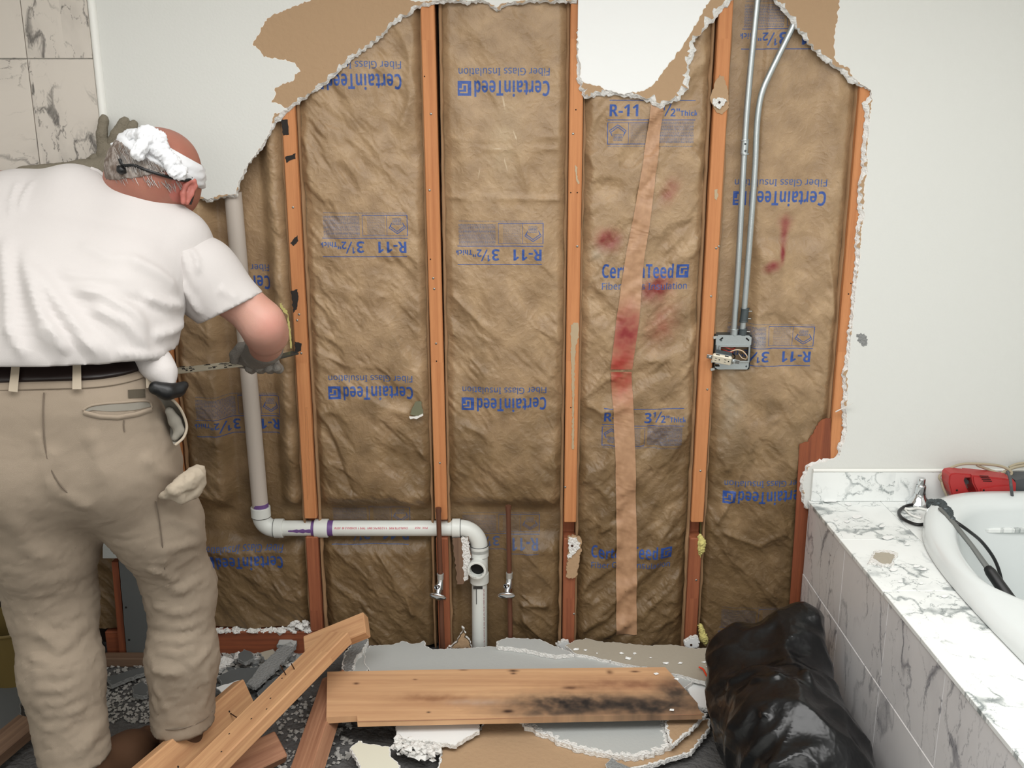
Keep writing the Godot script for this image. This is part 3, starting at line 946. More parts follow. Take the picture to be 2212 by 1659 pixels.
func batt(label: String, x0: float, x1: float, y0: float, y1: float, key: int, list: Array, stains: Array, creases: Array, dents: Array, amp := 1.0, smooth_top := -1.0, lean := 1.0) -> Array:
	var sh := Sheet.new()
	sh.x0 = x0
	sh.x1 = x1
	sh.amp = amp
	sh.lean = lean
	sh.smooth_top = smooth_top
	sh.big = noise(key * 10 + 1, 1.0, 2)
	sh.ridge = noise(key * 10 + 2, 1.0, 3, FastNoiseLite.TYPE_SIMPLEX_SMOOTH, FastNoiseLite.FRACTAL_RIDGED, 0.35, 1.2)
	sh.small = noise(key * 10 + 3, 1.0, 2)
	for c in creases: sh.lines.append([line_z(c[0], ZS - 0.015), c[1], c[2]])
	sh.dents = dents
	var o := thing("insulation_batt", label, "insulation", Vector3((x0 + x1) * 0.5, y0, ZS), "paper-faced insulation batts between the studs")
	var b := MB.new()
	var nx := 76
	var ny := int((y1 - y0) / 0.0052)
	for j in ny + 1:
		for i in nx + 1:
			var x := lerpf(x0, x1, float(i) / nx)
			var y := lerpf(y1, y0, float(j) / ny)
			var wob := 0.003 * sh.small.get_noise_2d(7.0, y * 9.0) if i == 0 or i == nx else 0.0
			b.vert(Vector3(x + wob, y, ZS + sh.z(x, y)), Vector2((x - x0) / (x1 - x0), (2.05 - y) / 2.048))
	for j in ny:
		for i in nx:
			var q := j * (nx + 1) + i
			b.quad(q, q + nx + 1, q + nx + 2, q + 1)
	var plist := []
	for p in list:
		var c := uz(p[1], p[2], ZS - 0.015)
		plist.append([p[0], (c.x - x0) / (x1 - x0) * 368.0, (2.05 - c.y) * 1000.0, p[3]] + p.slice(4))
	var slist := []
	for s in stains:
		var c := uz(s[0], s[1], ZS - 0.015)
		slist.append([(c.x - x0) / (x1 - x0) * 368.0, (2.05 - c.y) * 1000.0, s[2], s[3], s[4], s[5]])
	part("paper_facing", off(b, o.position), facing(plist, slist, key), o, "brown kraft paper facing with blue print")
	# the stapling flanges folded back along both studs
	for s in 2:
		var fb := MB.new()
		var x := x0 if s == 0 else x1
		var d := 1.0 if s == 0 else -1.0
		var n := 60
		for j in n + 1:
			var y := lerpf(y1, y0, float(j) / n)
			var w := 0.006 + 0.004 * sh.small.get_noise_2d(y * 12.0, 3.0 + s * 9)
			var zz := -0.014 - 0.012 * absf(sh.small.get_noise_2d(y * 7.0, 20.0 + s * 9))
			fb.vert(Vector3(x + d * 0.001, y, ZS - 0.03), Vector2(0.1, (2.05 - y) / 2.048))
			fb.vert(Vector3(x + d * 0.0015, y, ZS + zz), Vector2(0.12, (2.05 - y) / 2.048))
			fb.vert(Vector3(x + d * (0.002 + w), y, ZS + zz - 0.004), Vector2(0.15, (2.05 - y) / 2.048))
			fb.vert(Vector3(x + d * (0.004 + w), y, ZS - 0.03), Vector2(0.17, (2.05 - y) / 2.048))
		for j in n:
			for i in 3:
				var q := j * 4 + i
				if s == 0: fb.quad(q, q + 4, q + 5, q + 1)
				else: fb.quad(q + 1, q + 5, q + 4, q)
		var keep := 0.0
		for c in dents: keep += 1.0
		part("flange", off(fb, o.position), M.flange, o)
	var wb := MB.new()
	box(wb, Vector3(x1 - x0 - 0.004, y1 - y0, 0.02), Transform3D(Basis(), Vector3((x0 + x1) * 0.5, (y0 + y1) * 0.5, ZS - 0.076)), 0.003)
	part("glass_wool", off(wb, o.position), M.yellow_wool, o)
	return [o, sh]
func batts() -> void:
	var red := Color(0.45, 0.07, 0.10, 0.85)
	var dust := Color(0.72, 0.68, 0.62, 0.6)
	var pipe_dent := [0.418, 0.478, -9.0, 9.0, -0.060, 0.07]
	var px := uz(540, 800, ZS).x
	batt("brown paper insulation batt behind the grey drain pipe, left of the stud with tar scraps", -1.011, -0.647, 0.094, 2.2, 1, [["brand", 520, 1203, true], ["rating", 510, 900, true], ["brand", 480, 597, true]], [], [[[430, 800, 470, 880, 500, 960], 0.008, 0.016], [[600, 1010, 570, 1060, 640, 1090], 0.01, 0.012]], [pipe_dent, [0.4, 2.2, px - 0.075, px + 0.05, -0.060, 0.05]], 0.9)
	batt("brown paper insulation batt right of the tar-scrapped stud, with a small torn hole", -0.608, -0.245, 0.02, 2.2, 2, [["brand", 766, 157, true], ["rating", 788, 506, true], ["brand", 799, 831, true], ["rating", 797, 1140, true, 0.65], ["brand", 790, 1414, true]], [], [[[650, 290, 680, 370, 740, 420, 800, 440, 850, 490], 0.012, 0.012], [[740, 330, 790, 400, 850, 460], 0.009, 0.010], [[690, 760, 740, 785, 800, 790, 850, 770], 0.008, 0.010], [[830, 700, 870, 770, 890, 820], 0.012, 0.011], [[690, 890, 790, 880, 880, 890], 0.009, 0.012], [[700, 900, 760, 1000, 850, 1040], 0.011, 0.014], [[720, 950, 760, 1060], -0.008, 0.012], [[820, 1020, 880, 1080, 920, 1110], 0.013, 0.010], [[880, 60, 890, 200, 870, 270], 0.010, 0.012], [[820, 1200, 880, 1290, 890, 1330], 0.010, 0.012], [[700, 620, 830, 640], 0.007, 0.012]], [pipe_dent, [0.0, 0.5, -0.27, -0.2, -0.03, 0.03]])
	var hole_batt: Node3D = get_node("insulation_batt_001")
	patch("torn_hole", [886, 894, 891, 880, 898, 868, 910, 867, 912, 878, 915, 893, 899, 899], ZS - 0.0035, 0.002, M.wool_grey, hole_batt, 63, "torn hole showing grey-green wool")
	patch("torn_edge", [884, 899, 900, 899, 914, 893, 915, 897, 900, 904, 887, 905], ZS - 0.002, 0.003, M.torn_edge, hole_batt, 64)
	batt("brown paper insulation batt in the middle bay above the open drain tee", -0.203, 0.161, 0.0, 2.2, 3, [["brand", 1086, 172, true], ["rating", 1080, 523, true], ["brand", 1087, 856, true], ["rating", 1080, 1158, true, 0.6]], [[1090, 300, 60, 150, Color(0.74, 0.66, 0.54, 0.5), 0.1], [1112, 292, 2.2, 48, Color(0.86, 0.80, 0.70, 0.9), -0.42], [1093, 358, 2.2, 36, Color(0.86, 0.80, 0.70, 0.9), -0.30], [1088, 222, 3, 22, Color(0.84, 0.78, 0.68, 0.7), -0.2], [1075, 321, 14, 2.4, Color(0.84, 0.78, 0.68, 0.8), 0.0], [1035, 372, 2, 16, Color(0.84, 0.78, 0.68, 0.6), 0.2]], [[[980, 300, 1220, 295], 0.005, 0.006], [[960, 425, 1225, 432], 0.006, 0.005], [[1000, 322, 1200, 322], 0.004, 0.005], [[1090, 230, 1120, 320, 1140, 400], 0.006, 0.007], [[980, 640, 1040, 700, 1130, 740, 1190, 810], 0.010, 0.013], [[1010, 920, 1110, 970, 1180, 1040], 0.009, 0.013], [[1130, 1000, 1170, 1060, 1200, 1100], 0.011, 0.009], [[1060, 600, 1130, 720], 0.007, 0.014], [[1070, 1305, 1180, 1308], 0.011, 0.010], [[1130, 1340, 1170, 1380], 0.010, 0.012]], [pipe_dent, [0.0, 0.48, -0.16, -0.03, -0.060, 0.04], [0.0, 0.5, -0.02, 0.02, -0.02, 0.02]], 0.9, 1.25)  # thin pale strokes: scuffs, with fold highlights painted into the paper colour
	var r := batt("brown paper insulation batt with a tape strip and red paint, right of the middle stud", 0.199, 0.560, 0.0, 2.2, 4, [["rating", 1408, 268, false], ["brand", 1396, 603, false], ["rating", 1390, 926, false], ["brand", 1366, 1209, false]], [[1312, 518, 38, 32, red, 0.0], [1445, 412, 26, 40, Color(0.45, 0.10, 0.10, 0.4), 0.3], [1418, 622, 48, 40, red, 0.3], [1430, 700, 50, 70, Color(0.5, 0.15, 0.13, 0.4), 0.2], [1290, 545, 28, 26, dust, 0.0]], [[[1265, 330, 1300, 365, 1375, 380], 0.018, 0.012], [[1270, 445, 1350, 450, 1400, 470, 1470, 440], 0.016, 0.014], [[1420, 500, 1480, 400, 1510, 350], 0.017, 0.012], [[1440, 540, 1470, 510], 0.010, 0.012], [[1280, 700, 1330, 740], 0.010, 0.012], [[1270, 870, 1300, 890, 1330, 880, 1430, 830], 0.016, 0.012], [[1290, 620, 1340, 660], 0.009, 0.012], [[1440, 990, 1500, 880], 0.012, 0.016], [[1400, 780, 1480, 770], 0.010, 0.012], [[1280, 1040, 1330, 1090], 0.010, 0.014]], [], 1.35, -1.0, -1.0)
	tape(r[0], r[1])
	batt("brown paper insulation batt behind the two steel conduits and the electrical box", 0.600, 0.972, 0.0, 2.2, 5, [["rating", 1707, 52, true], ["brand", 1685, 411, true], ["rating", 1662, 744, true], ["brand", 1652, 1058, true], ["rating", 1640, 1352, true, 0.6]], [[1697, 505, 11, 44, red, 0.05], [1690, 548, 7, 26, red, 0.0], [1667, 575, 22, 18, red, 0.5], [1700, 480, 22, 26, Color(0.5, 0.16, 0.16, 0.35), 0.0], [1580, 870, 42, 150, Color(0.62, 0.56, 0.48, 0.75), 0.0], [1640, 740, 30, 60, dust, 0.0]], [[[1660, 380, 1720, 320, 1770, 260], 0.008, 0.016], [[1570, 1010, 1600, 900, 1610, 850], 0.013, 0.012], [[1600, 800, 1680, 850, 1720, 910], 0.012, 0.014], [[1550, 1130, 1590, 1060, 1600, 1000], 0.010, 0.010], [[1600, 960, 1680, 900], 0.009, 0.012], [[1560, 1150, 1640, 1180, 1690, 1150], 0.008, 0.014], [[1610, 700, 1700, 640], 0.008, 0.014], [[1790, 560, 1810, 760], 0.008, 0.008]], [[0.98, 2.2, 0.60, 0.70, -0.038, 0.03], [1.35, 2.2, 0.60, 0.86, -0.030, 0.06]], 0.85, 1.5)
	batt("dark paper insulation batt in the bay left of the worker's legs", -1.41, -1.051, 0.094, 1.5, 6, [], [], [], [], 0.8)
# tape stuck down over the wrinkles, in two lengths
func tape(o: Node3D, sh: Sheet) -> void:
	var im := two_tone(64, 1200, Color(0.74, 0.585, 0.45), Color(0.63, 0.48, 0.355), [[noise(91, 0.03, 3).get_image(64, 1200), 0.8]])
	stain(im, [34, 440, 50, 80, Color(0.48, 0.06, 0.09, 0.8), -0.1])
	stain(im, [30, 560, 60, 90, Color(0.62, 0.16, 0.14, 0.75), 0.0])
	var m := mat("tape", Color.WHITE, 0.5)
	m.albedo_texture = tex(im)
	for q in [[[215, 1406, 1436, 280, 1399, 1427, 344, 1389, 1420, 481, 1365, 1403, 550, 1351, 1392, 687, 1331, 1380, 797, 1318, 1365], 0.0], [[803, 1319, 1364, 894, 1325, 1368, 997, 1329, 1372, 1150, 1331, 1375, 1372, 1331, 1376], 0.0]]:
		var b := MB.new()
		var f: Array = q[0]
		var rows := 0
		for i in range(0, f.size() - 3, 3):
			for k in 40:
				var t := k / 40.0
				if i + 6 >= f.size() and k == 39: t = 1.0
				var a := uz(lerpf(f[i + 1], f[i + 4], t), lerpf(f[i], f[i + 3], t), ZS - 0.012)
				var c := uz(lerpf(f[i + 2], f[i + 5], t), lerpf(f[i], f[i + 3], t), ZS - 0.012)
				for e in 7:
					var p := a.lerp(c, e / 6.0)
					b.vert(Vector3(p.x, p.y, ZS + maxf(sh.z(p.x, p.y), maxf(sh.z(p.x - 0.003, p.y), sh.z(p.x + 0.003, p.y))) + 0.0035), Vector2(e / 6.0, (2.05 - p.y) / 1.2 - 0.45))
				rows += 1
		for j in rows - 1:
			for e in 6:
				var p := j * 7 + e
				b.quad(p, p + 7, p + 8, p + 1)
		part("tape_strip", off(b, o.position), m, o, "pinkish tape strip stained red" if q[0][0] == 215 else "pinkish tape strip")

# ---------------------------------------------------------------- plumbing
const ZP := -2.788                                                        # axis of the plastic drain
func print_strip(parent: Node, text: String, p0: Vector3, p1: Vector3, r: float, mid: float, half: float, turned: bool, c: Color, m_base: Color, h := 26.0) -> void:
	var ink := lettering(text, h * 0.72, true, 0.95)
	var w := ink.get_width() + 20
	var im := Image.create(w, int(h * 1.7), false, Image.FORMAT_RGB8)
	im.fill(m_base)
	stamp(im, ink, Vector2i(10, int(h * 0.4)), c)
	if turned: im.rotate_180()
	var m := mat("pipe_print", Color.WHITE, 0.4)
	m.albedo_texture = tex(im)
	m.texture_repeat = false
	var b := MB.new()
	var d := (p1 - p0).normalized()
	var up := Vector3.UP if absf(d.y) < 0.5 else Vector3.LEFT
	for i in 2:
		for k in 7:
			var a := mid + half * (k / 3.0 - 1.0)
			b.vert((p0 if i == 0 else p1) + Vector3.BACK * cos(a) * r + up * sin(a) * r, Vector2(i, 1.0 - k / 6.0))
	for k in 6:
		b.quad(k, k + 7, k + 8, k + 1)
	part("printing", b, m, parent, "small printed lettering")
func cyl(b: MB, p0: Vector3, p1: Vector3, r: float, sides := 28) -> void:
	var d := (p1 - p0).normalized()
	tube(b, [p0, p0 + d * 0.0005, p0 + d * 0.0015, p1 - d * 0.0015, p1 - d * 0.0005, p1], [r * 0.97, r * 0.99, r, r, r * 0.99, r * 0.97], sides)
func ring(b: MB, p0: Vector3, p1: Vector3, r0: float, r1: float) -> void:   # an open socket: outer wall, lip, inner wall
	lathe(b, [Vector2(r0, 0), Vector2(r0, (p1 - p0).length() - 0.002), Vector2(r0 - 0.0015, (p1 - p0).length()), Vector2(r1 + 0.001, (p1 - p0).length()), Vector2(r1, (p1 - p0).length() - 0.001), Vector2(r1 * 0.96, 0.002)], axis(p0, p1 - p0), 32)
func plumbing() -> void:
	var R := 0.0248
	var top := uz(503, 415, ZP)
	var yh := uz(800, 1141, ZP).y
	var e0 := Vector3(uz(563, 1100, ZP).x, yh, ZP)
	var x3 := uz(1035, 1200, ZP).x
	var o := thing("drain_pipe", "white and grey plastic drain pipe with elbows and an open tee, crossing the studs", "pipe", Vector3(e0.x, yh, ZP))
	var piece := func(called: String, b: MB, m: Material, label := "") -> void: part(called, off(b, o.position), m, o, label)
	var b := MB.new()
	cyl(b, top, e0 + Vector3(0, 0.045, 0), R)
	piece.call("pipe", b, M.pvc_dull, "long dull upright pipe")
	b = MB.new()
	var dn := (e0 + Vector3(0, 0.045, 0) - top).normalized()
	cyl(b, e0 + Vector3(0, 0.085, 0) - dn * 0.0, e0 + Vector3(0, 0.066, 0), R * 1.012)
	piece.call("primer_ring", b, M.primer_purple)
	for el in [[e0, Vector3(0, 1, 0), Vector3(1, 0, 0), 0.042], [Vector3(x3, yh, ZP), Vector3(-1, 0, 0), Vector3(0, -1, 0), 0.060]]:
		b = MB.new()
		var rr: float = el[3]
		var c: Vector3 = el[0] + el[1] * rr + el[2] * rr
		var pts := []
		for k in 13:
			var a := k / 12.0 * PI / 2
			pts.append(c - el[2] * rr * cos(a) - el[1] * rr * sin(a))
		tube(b, pts, 0.0275, 28)
		cyl(b, el[0] + el[1] * (rr - 0.002), el[0] + el[1] * (rr + 0.030 - (0.006 if rr > 0.05 else 0.0)), 0.0305)
		cyl(b, el[0] + el[2] * (rr - 0.002), el[0] + el[2] * (rr + 0.026 - (0.006 if rr > 0.05 else 0.0)), 0.0305)
		piece.call("elbow", b, M.pvc, "curved elbow fitting")
		b = MB.new()
		for n in [el[1], el[2]]:
			b = MB.new()
			cyl(b, el[0] + n * (rr - 0.003), el[0] + n * (rr - 0.001), 0.0308)
			piece.call("dirt_line", b, M.dirt)
	b = MB.new()
	var xa := e0.x + 0.06
	var xe := x3 - 0.075
	cyl(b, Vector3(xa, yh, ZP), Vector3(xe, yh, ZP), R)
	piece.call("pipe", b, M.pvc, "white crosswise pipe")
	var xc := uz(695, 1141, ZP).x
	b = MB.new()
	cyl(b, Vector3(xc - 0.021, yh, ZP), Vector3(xc + 0.021, yh, ZP), 0.0298)
	piece.call("coupling", b, M.pvc, "short white coupling sleeve")
	b = MB.new()
	cyl(b, Vector3(xc + 0.020, yh, ZP), Vector3(xc + 0.038, yh, ZP), R * 1.014)
	piece.call("primer_ring", b, M.primer_purple, "purple primer stain")
	b = MB.new()
	cyl(b, Vector3(xc - 0.031, yh, ZP), Vector3(xc - 0.020, yh, ZP), R * 1.014)
	piece.call("primer_ring", b, M.primer_purple, "purple primer stain")
	# smeared primer on the short length
	b = MB.new()
	for i in 13:
		var t := i / 12.0
		var x := lerpf(xa + 0.028, xc - 0.02, t)
		var w := 0.08 + 0.22 * sin(t * 2.6) * (0.7 + 0.3 * sin(i * 2.1))
		for k in 5:
			var a := 0.02 + w * (k / 2.0 - 1.0)
			b.vert(Vector3(x, yh + sin(a) * (R + 0.0004), ZP + cos(a) * (R + 0.0004)))
	for i in 12:
		for k in 4: b.quad(i * 5 + k, i * 5 + 5 + k, i * 5 + 6 + k, i * 5 + k + 1)
	piece.call("primer_smear", b, M.primer_purple, "purple primer smear")
	var keep := o.position
	var tmp := Node3D.new()
	tmp.free()
	var pr := func(text: String, p0: Vector3, p1: Vector3, mid: float, half: float, c: Color, base: Color) -> void:
		print_strip(o, text, p0 - keep, p1 - keep, R + 0.0003, mid, half, true, c, base)
	pr.call("CHARLOTTE PIPE   1-1/2 IN PVC DWV   TYPE 1  SCHEDULE 40  ASTM", Vector3(xc + 0.042, yh, ZP), Vector3(uz(885, 1141, ZP).x, yh, ZP), 0.42, 0.30, Color(0.72, 0.22, 0.30), M.pvc.albedo_color)
	pr.call("PVC  NSF", Vector3(uz(895, 1141, ZP).x, yh, ZP), Vector3(uz(928, 1141, ZP).x, yh, ZP), 0.45, 0.26, Color(0.72, 0.22, 0.30), M.pvc.albedo_color)
	# tee with its open mouth towards the room
	var yt := uz(1033, 1217, ZP).y
	b = MB.new()
	cyl(b, Vector3(x3, yh - 0.072, ZP), Vector3(x3, yt - 0.058, ZP), 0.0275)
	cyl(b, Vector3(x3, yh - 0.066, ZP), Vector3(x3, yh - 0.094, ZP), 0.0305)
	cyl(b, Vector3(x3, yt - 0.032, ZP), Vector3(x3, yt - 0.064, ZP), 0.0305)
	var fd := Vector3(-0.12, -0.02, 1.0).normalized()
	ring(b, Vector3(x3, yt, ZP), Vector3(x3, yt, ZP) + fd * 0.044, 0.0265, 0.0225)
	ring(b, Vector3(x3, yt, ZP) + fd * 0.026, Vector3(x3, yt, ZP) + fd * 0.053, 0.0305, 0.0225)
	piece.call("tee", b, M.pvc, "tee fitting with an open mouth")
	b = MB.new()
	lathe(b, [Vector2(0.0224, 0.0), Vector2(0.0218, 0.002), Vector2(0, 0.002)], axis(Vector3(x3, yt, ZP) + fd * 0.030, fd), 24)
	piece.call("mouth_inside", b, M.hole)
	b = MB.new()
	rng.seed = 12
	for i in 26:
		var a := rng.randf_range(PI * 1.05, PI * 1.95)
		lump(b, Vector3(x3, yt, ZP) + fd * 0.053 + Vector3(cos(a), sin(a), 0) * rng.randf_range(0.0205, 0.0245), rng.randf_range(0.001, 0.0028), i)
	piece.call("grime", b, M.gypsum, "crusted rim")
	b = MB.new()
	cyl(b, Vector3(x3, yt - 0.06, ZP), Vector3(x3 - 0.001, 0.0, ZP), R)
	piece.call("pipe", b, M.pvc, "lower upright pipe with a red printed line")
	pr.call("PVC 1120 SCHEDULE 40 DWV PIPE NSF ASTM D2665 D1785 PVC", Vector3(x3, yt - 0.075, ZP), Vector3(x3, 0.02, ZP), -0.62, 0.20, Color(0.50, 0.16, 0.20), M.pvc.albedo_color)
	b = MB.new()
	box(b, Vector3(0.030, 0.010, 0.001), Transform3D(Basis(), Vector3(x3 - 0.004, yt - 0.072, ZP + R + 0.0004)), 0.0002)
	tube(b, [Vector3(x3 - 0.009, yt - 0.075, ZP + R), Vector3(x3 - 0.009, yt - 0.13, ZP + R)], 0.0012, 5)
	piece.call("pencil_mark", b, M.dirt)
	# copper risers with their stop valves
	for q in [[947, 1098, 956, 1405, 1240, "left copper water riser with a chrome stop valve, standing before a stud", -0.10], [1098, 1093, 1103, 1405, 1238, "right copper water riser with a chrome stop valve, standing alone before the batt", 0.16]]:
		var z := ZS + 0.029
		var t := uz(q[0], q[1], z)
		var l := uz(q[2], q[3], z)
		var v := uz(lerpf(q[0], q[2], 0.46), q[4], z)
		o = thing("copper_riser", q[5], "pipe", Vector3(l.x, maxf(l.y, 0.0), z), "copper risers")
		b = MB.new()
		tube(b, [t + Vector3(0, 0.001, 0), t, t - Vector3(0, 0.012, 0), t - Vector3(0, 0.018, 0), l], [0.006, 0.0082, 0.0086, 0.0076, 0.0078], 18)
		part("pipe", off(b, o.position), M.copper, o)
		b = MB.new()
		tube(b, [t + Vector3(0, 0.0015, 0), t - Vector3(0, 0.010, 0)], 0.0092, 16)
		part("cap", off(b, o.position), M.copper, o)
		b = MB.new()
		cyl(b, v + Vector3(0, 0.002, 0), v - Vector3(0, 0.004, 0), 0.0108, 18)
		cyl(b, v - Vector3(0, 0.004, 0), v - Vector3(0, 0.018, 0), 0.0100, 18)
		part("joint", off(b, o.position), M.solder, o, "solder joint")
		b = MB.new()
		tube(b, [v - Vector3(0, 0.016, 0), v + Vector3(-0.001, -0.030, 0.006), v + Vector3(-0.003, -0.046, 0.010)], [0.0085, 0.0105, 0.0120], 18)
		ring(b, v + Vector3(-0.006, -0.036, 0.006), v + Vector3(-0.011, -0.031, 0.030), 0.0085, 0.0060)
		tube(b, [v + Vector3(-0.005, -0.046, 0.012), v + Vector3(-0.007, -0.060, 0.020)], [0.0100, 0.0080], 14)
		part("valve_body", off(b, o.position), M.chrome, o, "chrome valve body")
		b = MB.new()
		var hb := axis(v + Vector3(-0.008, -0.064, 0.026), Vector3(-0.20, -0.45, 0.87))
		var prof := []
		for k in 11: prof.append(Vector2(0.0008 + 0.0275 * sqrt(maxf(0.0, 1.0 - pow(k / 5.0 - 1.0, 2.0))), 0.0105 * (k / 5.0 - 1.0)))
		hb.basis = Basis(Vector3(1, q[6], 0), 0.0) if false else hb.basis
		lathe(b, prof, hb, 28)
		var ctr: Vector3 = hb.origin
		for i in b.V.size():                                               # squeezed into an oval
			var w := b.V[i] - ctr
			w.y *= 0.66
			b.V[i] = ctr + w.rotated(Vector3.BACK, q[6])
		part("handle", off(b, o.position), M.chrome, o, "oval chrome handle")

# ---------------------------------------------------------------- conduits and electrical box
func conduits() -> void:
	var z := ZS - 0.004
	var R := 0.0089
	var o := thing("conduit", "straight steel conduit on the left, running up from the electrical box", "conduit", uz(1585, 712, z))
	var b := MB.new()
	var pa := [uz(1648, -120, z), uz(1636, 0, z), uz(1619, 172, z), uz(1609, 302, z), uz(1595, 567, z), uz(1585, 714, z)]
	tube(b, curve(pa, 6), R, 18)
	part("tube", off(b, o.position), M.zinc, o)
	b = MB.new()
	cyl(b, uz(1609, 304, z), uz(1607, 332, z), 0.0112, 20)
	for v in [303, 333]: cyl(b, uz(1608.5, v - 1.5, z), uz(1608.5, v + 1.5, z), 0.0128, 20)
	part("coupling", off(b, o.position), M.zinc, o, "conduit coupling with screws")
	for v in [311, 326]: nail(o, uz(1610, v, z + 0.0115) - o.position, 0.003, M.zinc_dark, "set_screw")
	b = MB.new()
	cyl(b, uz(1586, 712, z), uz(1585, 724, z), 0.0115, 20)
	cyl(b, uz(1586, 710.5, z), uz(1586, 713, z), 0.013, 20)
	part("connector", off(b, o.position), M.zinc, o)
	o = thing("conduit", "bent steel conduit on the right, leaning in from the drywall edge above the box", "conduit", uz(1604, 712, z))
	b = MB.new()
	var pb := [uz(1745, -20, z - 0.003), uz(1712, 58, z), uz(1682, 120, z), uz(1657, 172, z), uz(1648, 194, z), uz(1642, 216, z), uz(1637, 250, z), uz(1634, 290, z), uz(1630, 378, z), uz(1616, 567, z), uz(1604, 714, z)]
	tube(b, curve(pb, 6), R, 18)
	part("tube", off(b, o.position), M.zinc, o)
	b = MB.new()
	cyl(b, uz(1609.5, 667, z), uz(1606.5, 694, z), 0.0118, 20)
	for q in [[1609.5, 667], [1606.5, 694]]: cyl(b, uz(q[0], q[1] - 1.3, z), uz(q[0], q[1] + 1.3, z), 0.0132, 20)
	part("coupling", off(b, o.position), M.zinc_dark, o, "grey set-screw coupling")
	for q in [[1609, 672], [1607, 688], [1605, 716]]:
		b = MB.new()
		var p := uz(q[0], q[1], z)
		tube(b, [p + Vector3(0.008, 0, 0.003), p + Vector3(0.019, 0, 0.004), p + Vector3(0.020, 0, 0.004)], [0.002, 0.0022, 0.0040], 8)
		part("set_screw", off(b, o.position), M.nail, o)
	b = MB.new()
	cyl(b, uz(1605, 711, z), uz(1604, 724, z), 0.0118, 20)
	cyl(b, uz(1605, 709.5, z), uz(1605, 712, z), 0.0132, 20)
	part("connector", off(b, o.position), M.zinc_dark, o)
	# the box
	var zf := ZS + 0.004
	var c := uz(1583, 761, zf)
	o = thing("electrical_box", "square galvanized electrical box with an open cover, fixed beside a stud", "electrical box", Vector3(c.x, c.y, zf))
	var s := 2.8 / 2050.0                                                   # metres for one pixel at this depth
	b = MB.new()
	var hw := 38.5 * s
	var hh := 38.0 * s
	for q in [[Vector3(hw * 2, 0.0015, 0.045), Vector3(0, hh, -0.024)], [Vector3(hw * 2, 0.0015, 0.045), Vector3(0, -hh, -0.024)], [Vector3(0.0015, hh * 2, 0.045), Vector3(-hw, 0, -0.024)], [Vector3(0.0015, hh * 2, 0.045), Vector3(hw, 0, -0.024)], [Vector3(hw * 2, hh * 2, 0.0015), Vector3(0, 0, -0.046)]]:
		box(b, q[0], Transform3D(Basis(), q[1]), 0.0004)
	part("body", b, M.zinc_dark, o)
	b = MB.new()
	var poly := PackedVector2Array()
	for q in [[-33, 38.5], [33, 37.5], [38.5, 33], [38.5, 16], [37, 12], [37, -12], [36, -33], [33, -38], [-30, -38], [-37, -34], [-37, -30], [-30, -26], [-37, -22], [-37, 12], [-38.5, 16], [-38.5, 33]]: poly.append(Vector2(q[0] * s, q[1] * s))
	# the cover is cut out: a band above, a band below, two posts and a raised rim round the opening
	var top := PackedVector2Array()
	for q in [[-34, 38.5], [33, 37.5], [38.5, 33], [38.5, 17], [-38.5, 17], [-38.5, 33]]: top.append(Vector2(q[0] * s, q[1] * s))
	slab(b, top, 0.002, 0.0004)
	var bot := PackedVector2Array()
	for q in [[-37, -20], [36, -20], [36, -33], [33, -38], [-30, -38], [-37, -34], [-37, -31], [-29, -30], [-29, -26], [-37, -25]]: bot.append(Vector2(q[0] * s, q[1] * s))
	slab(b, bot, 0.002, 0.0004)
	for q in [[-37, -29, -21, 18], [33, 37, -21, 18]]:
		box(b, Vector3((q[1] - q[0]) * s, (q[3] - q[2]) * s, 0.002), Transform3D(Basis(), Vector3((q[0] + q[1]) * 0.5 * s, (q[2] + q[3]) * 0.5 * s, 0.0012)), 0.0004)
	for q in [[Vector3(68, 5, 0), Vector3(2, 15, 0)], [Vector3(68, 4, 0), Vector3(2, -20, 0)], [Vector3(5, 36, 0), Vector3(-30, -2.5, 0)], [Vector3(4, 36, 0), Vector3(34, -2.5, 0)]]:
		box(b, Vector3(q[0].x * s, q[0].y * s, 0.009), Transform3D(Basis(), q[1] * s + Vector3(0, 0, 0.0055)), 0.0016)
	part("cover", b, M.zinc, o, "galvanized cover with a raised rim")
	b = MB.new()
	for q in [[-27, 30, 0.7], [30, 29, -0.7], [-32, -30, 0.0]]:
		b = MB.new()
		box(b, Vector3(9 * s, 3.4 * s, 0.0006), Transform3D(Basis(Vector3.BACK, q[2]), Vector3(q[0] * s, q[1] * s, 0.0021)), 0.0002)
		part("screw_slot", b, M.hole, o)
	nail(o, Vector3(-27 * s, 27 * s, 0.002), 0.003, M.zinc_dark, "cover_screw")
	nail(o, Vector3(31 * s, -31 * s, 0.002), 0.003, M.zinc_dark, "cover_screw")
	for q in [["wire", M.wire_red, [Vector3(-28, 8, -12), Vector3(-18, 11, 2), Vector3(-4, 8, 6), Vector3(8, 11, -6), Vector3(16, 14, -20)], 0.0016], ["wire", M.wire_red, [Vector3(-26, 6, -6), Vector3(-14, 4, 6), Vector3(-2, 1, 4), Vector3(6, 8, -14)], 0.0016], ["wire", M.wire_cream, [Vector3(-8, 1, 4), Vector3(4, 7, 8), Vector3(18, 5, 8), Vector3(29, -6, 6), Vector3(31, -13, 2)], 0.0018], ["wire", M.wire_cream, [Vector3(14, -4, -4), Vector3(20, -12, 4), Vector3(30, -15, 2)], 0.0014], ["wire", M.wire_black, [Vector3(-2, -2, -8), Vector3(4, -8, 6), Vector3(-2, -16, 8)], 0.0018]]:
		var pts := []
		for p in q[2]: pts.append(p * s)
		b = MB.new()
		tube(b, curve(pts, 6), q[3], 8)
		part(q[0], b, q[1], o)
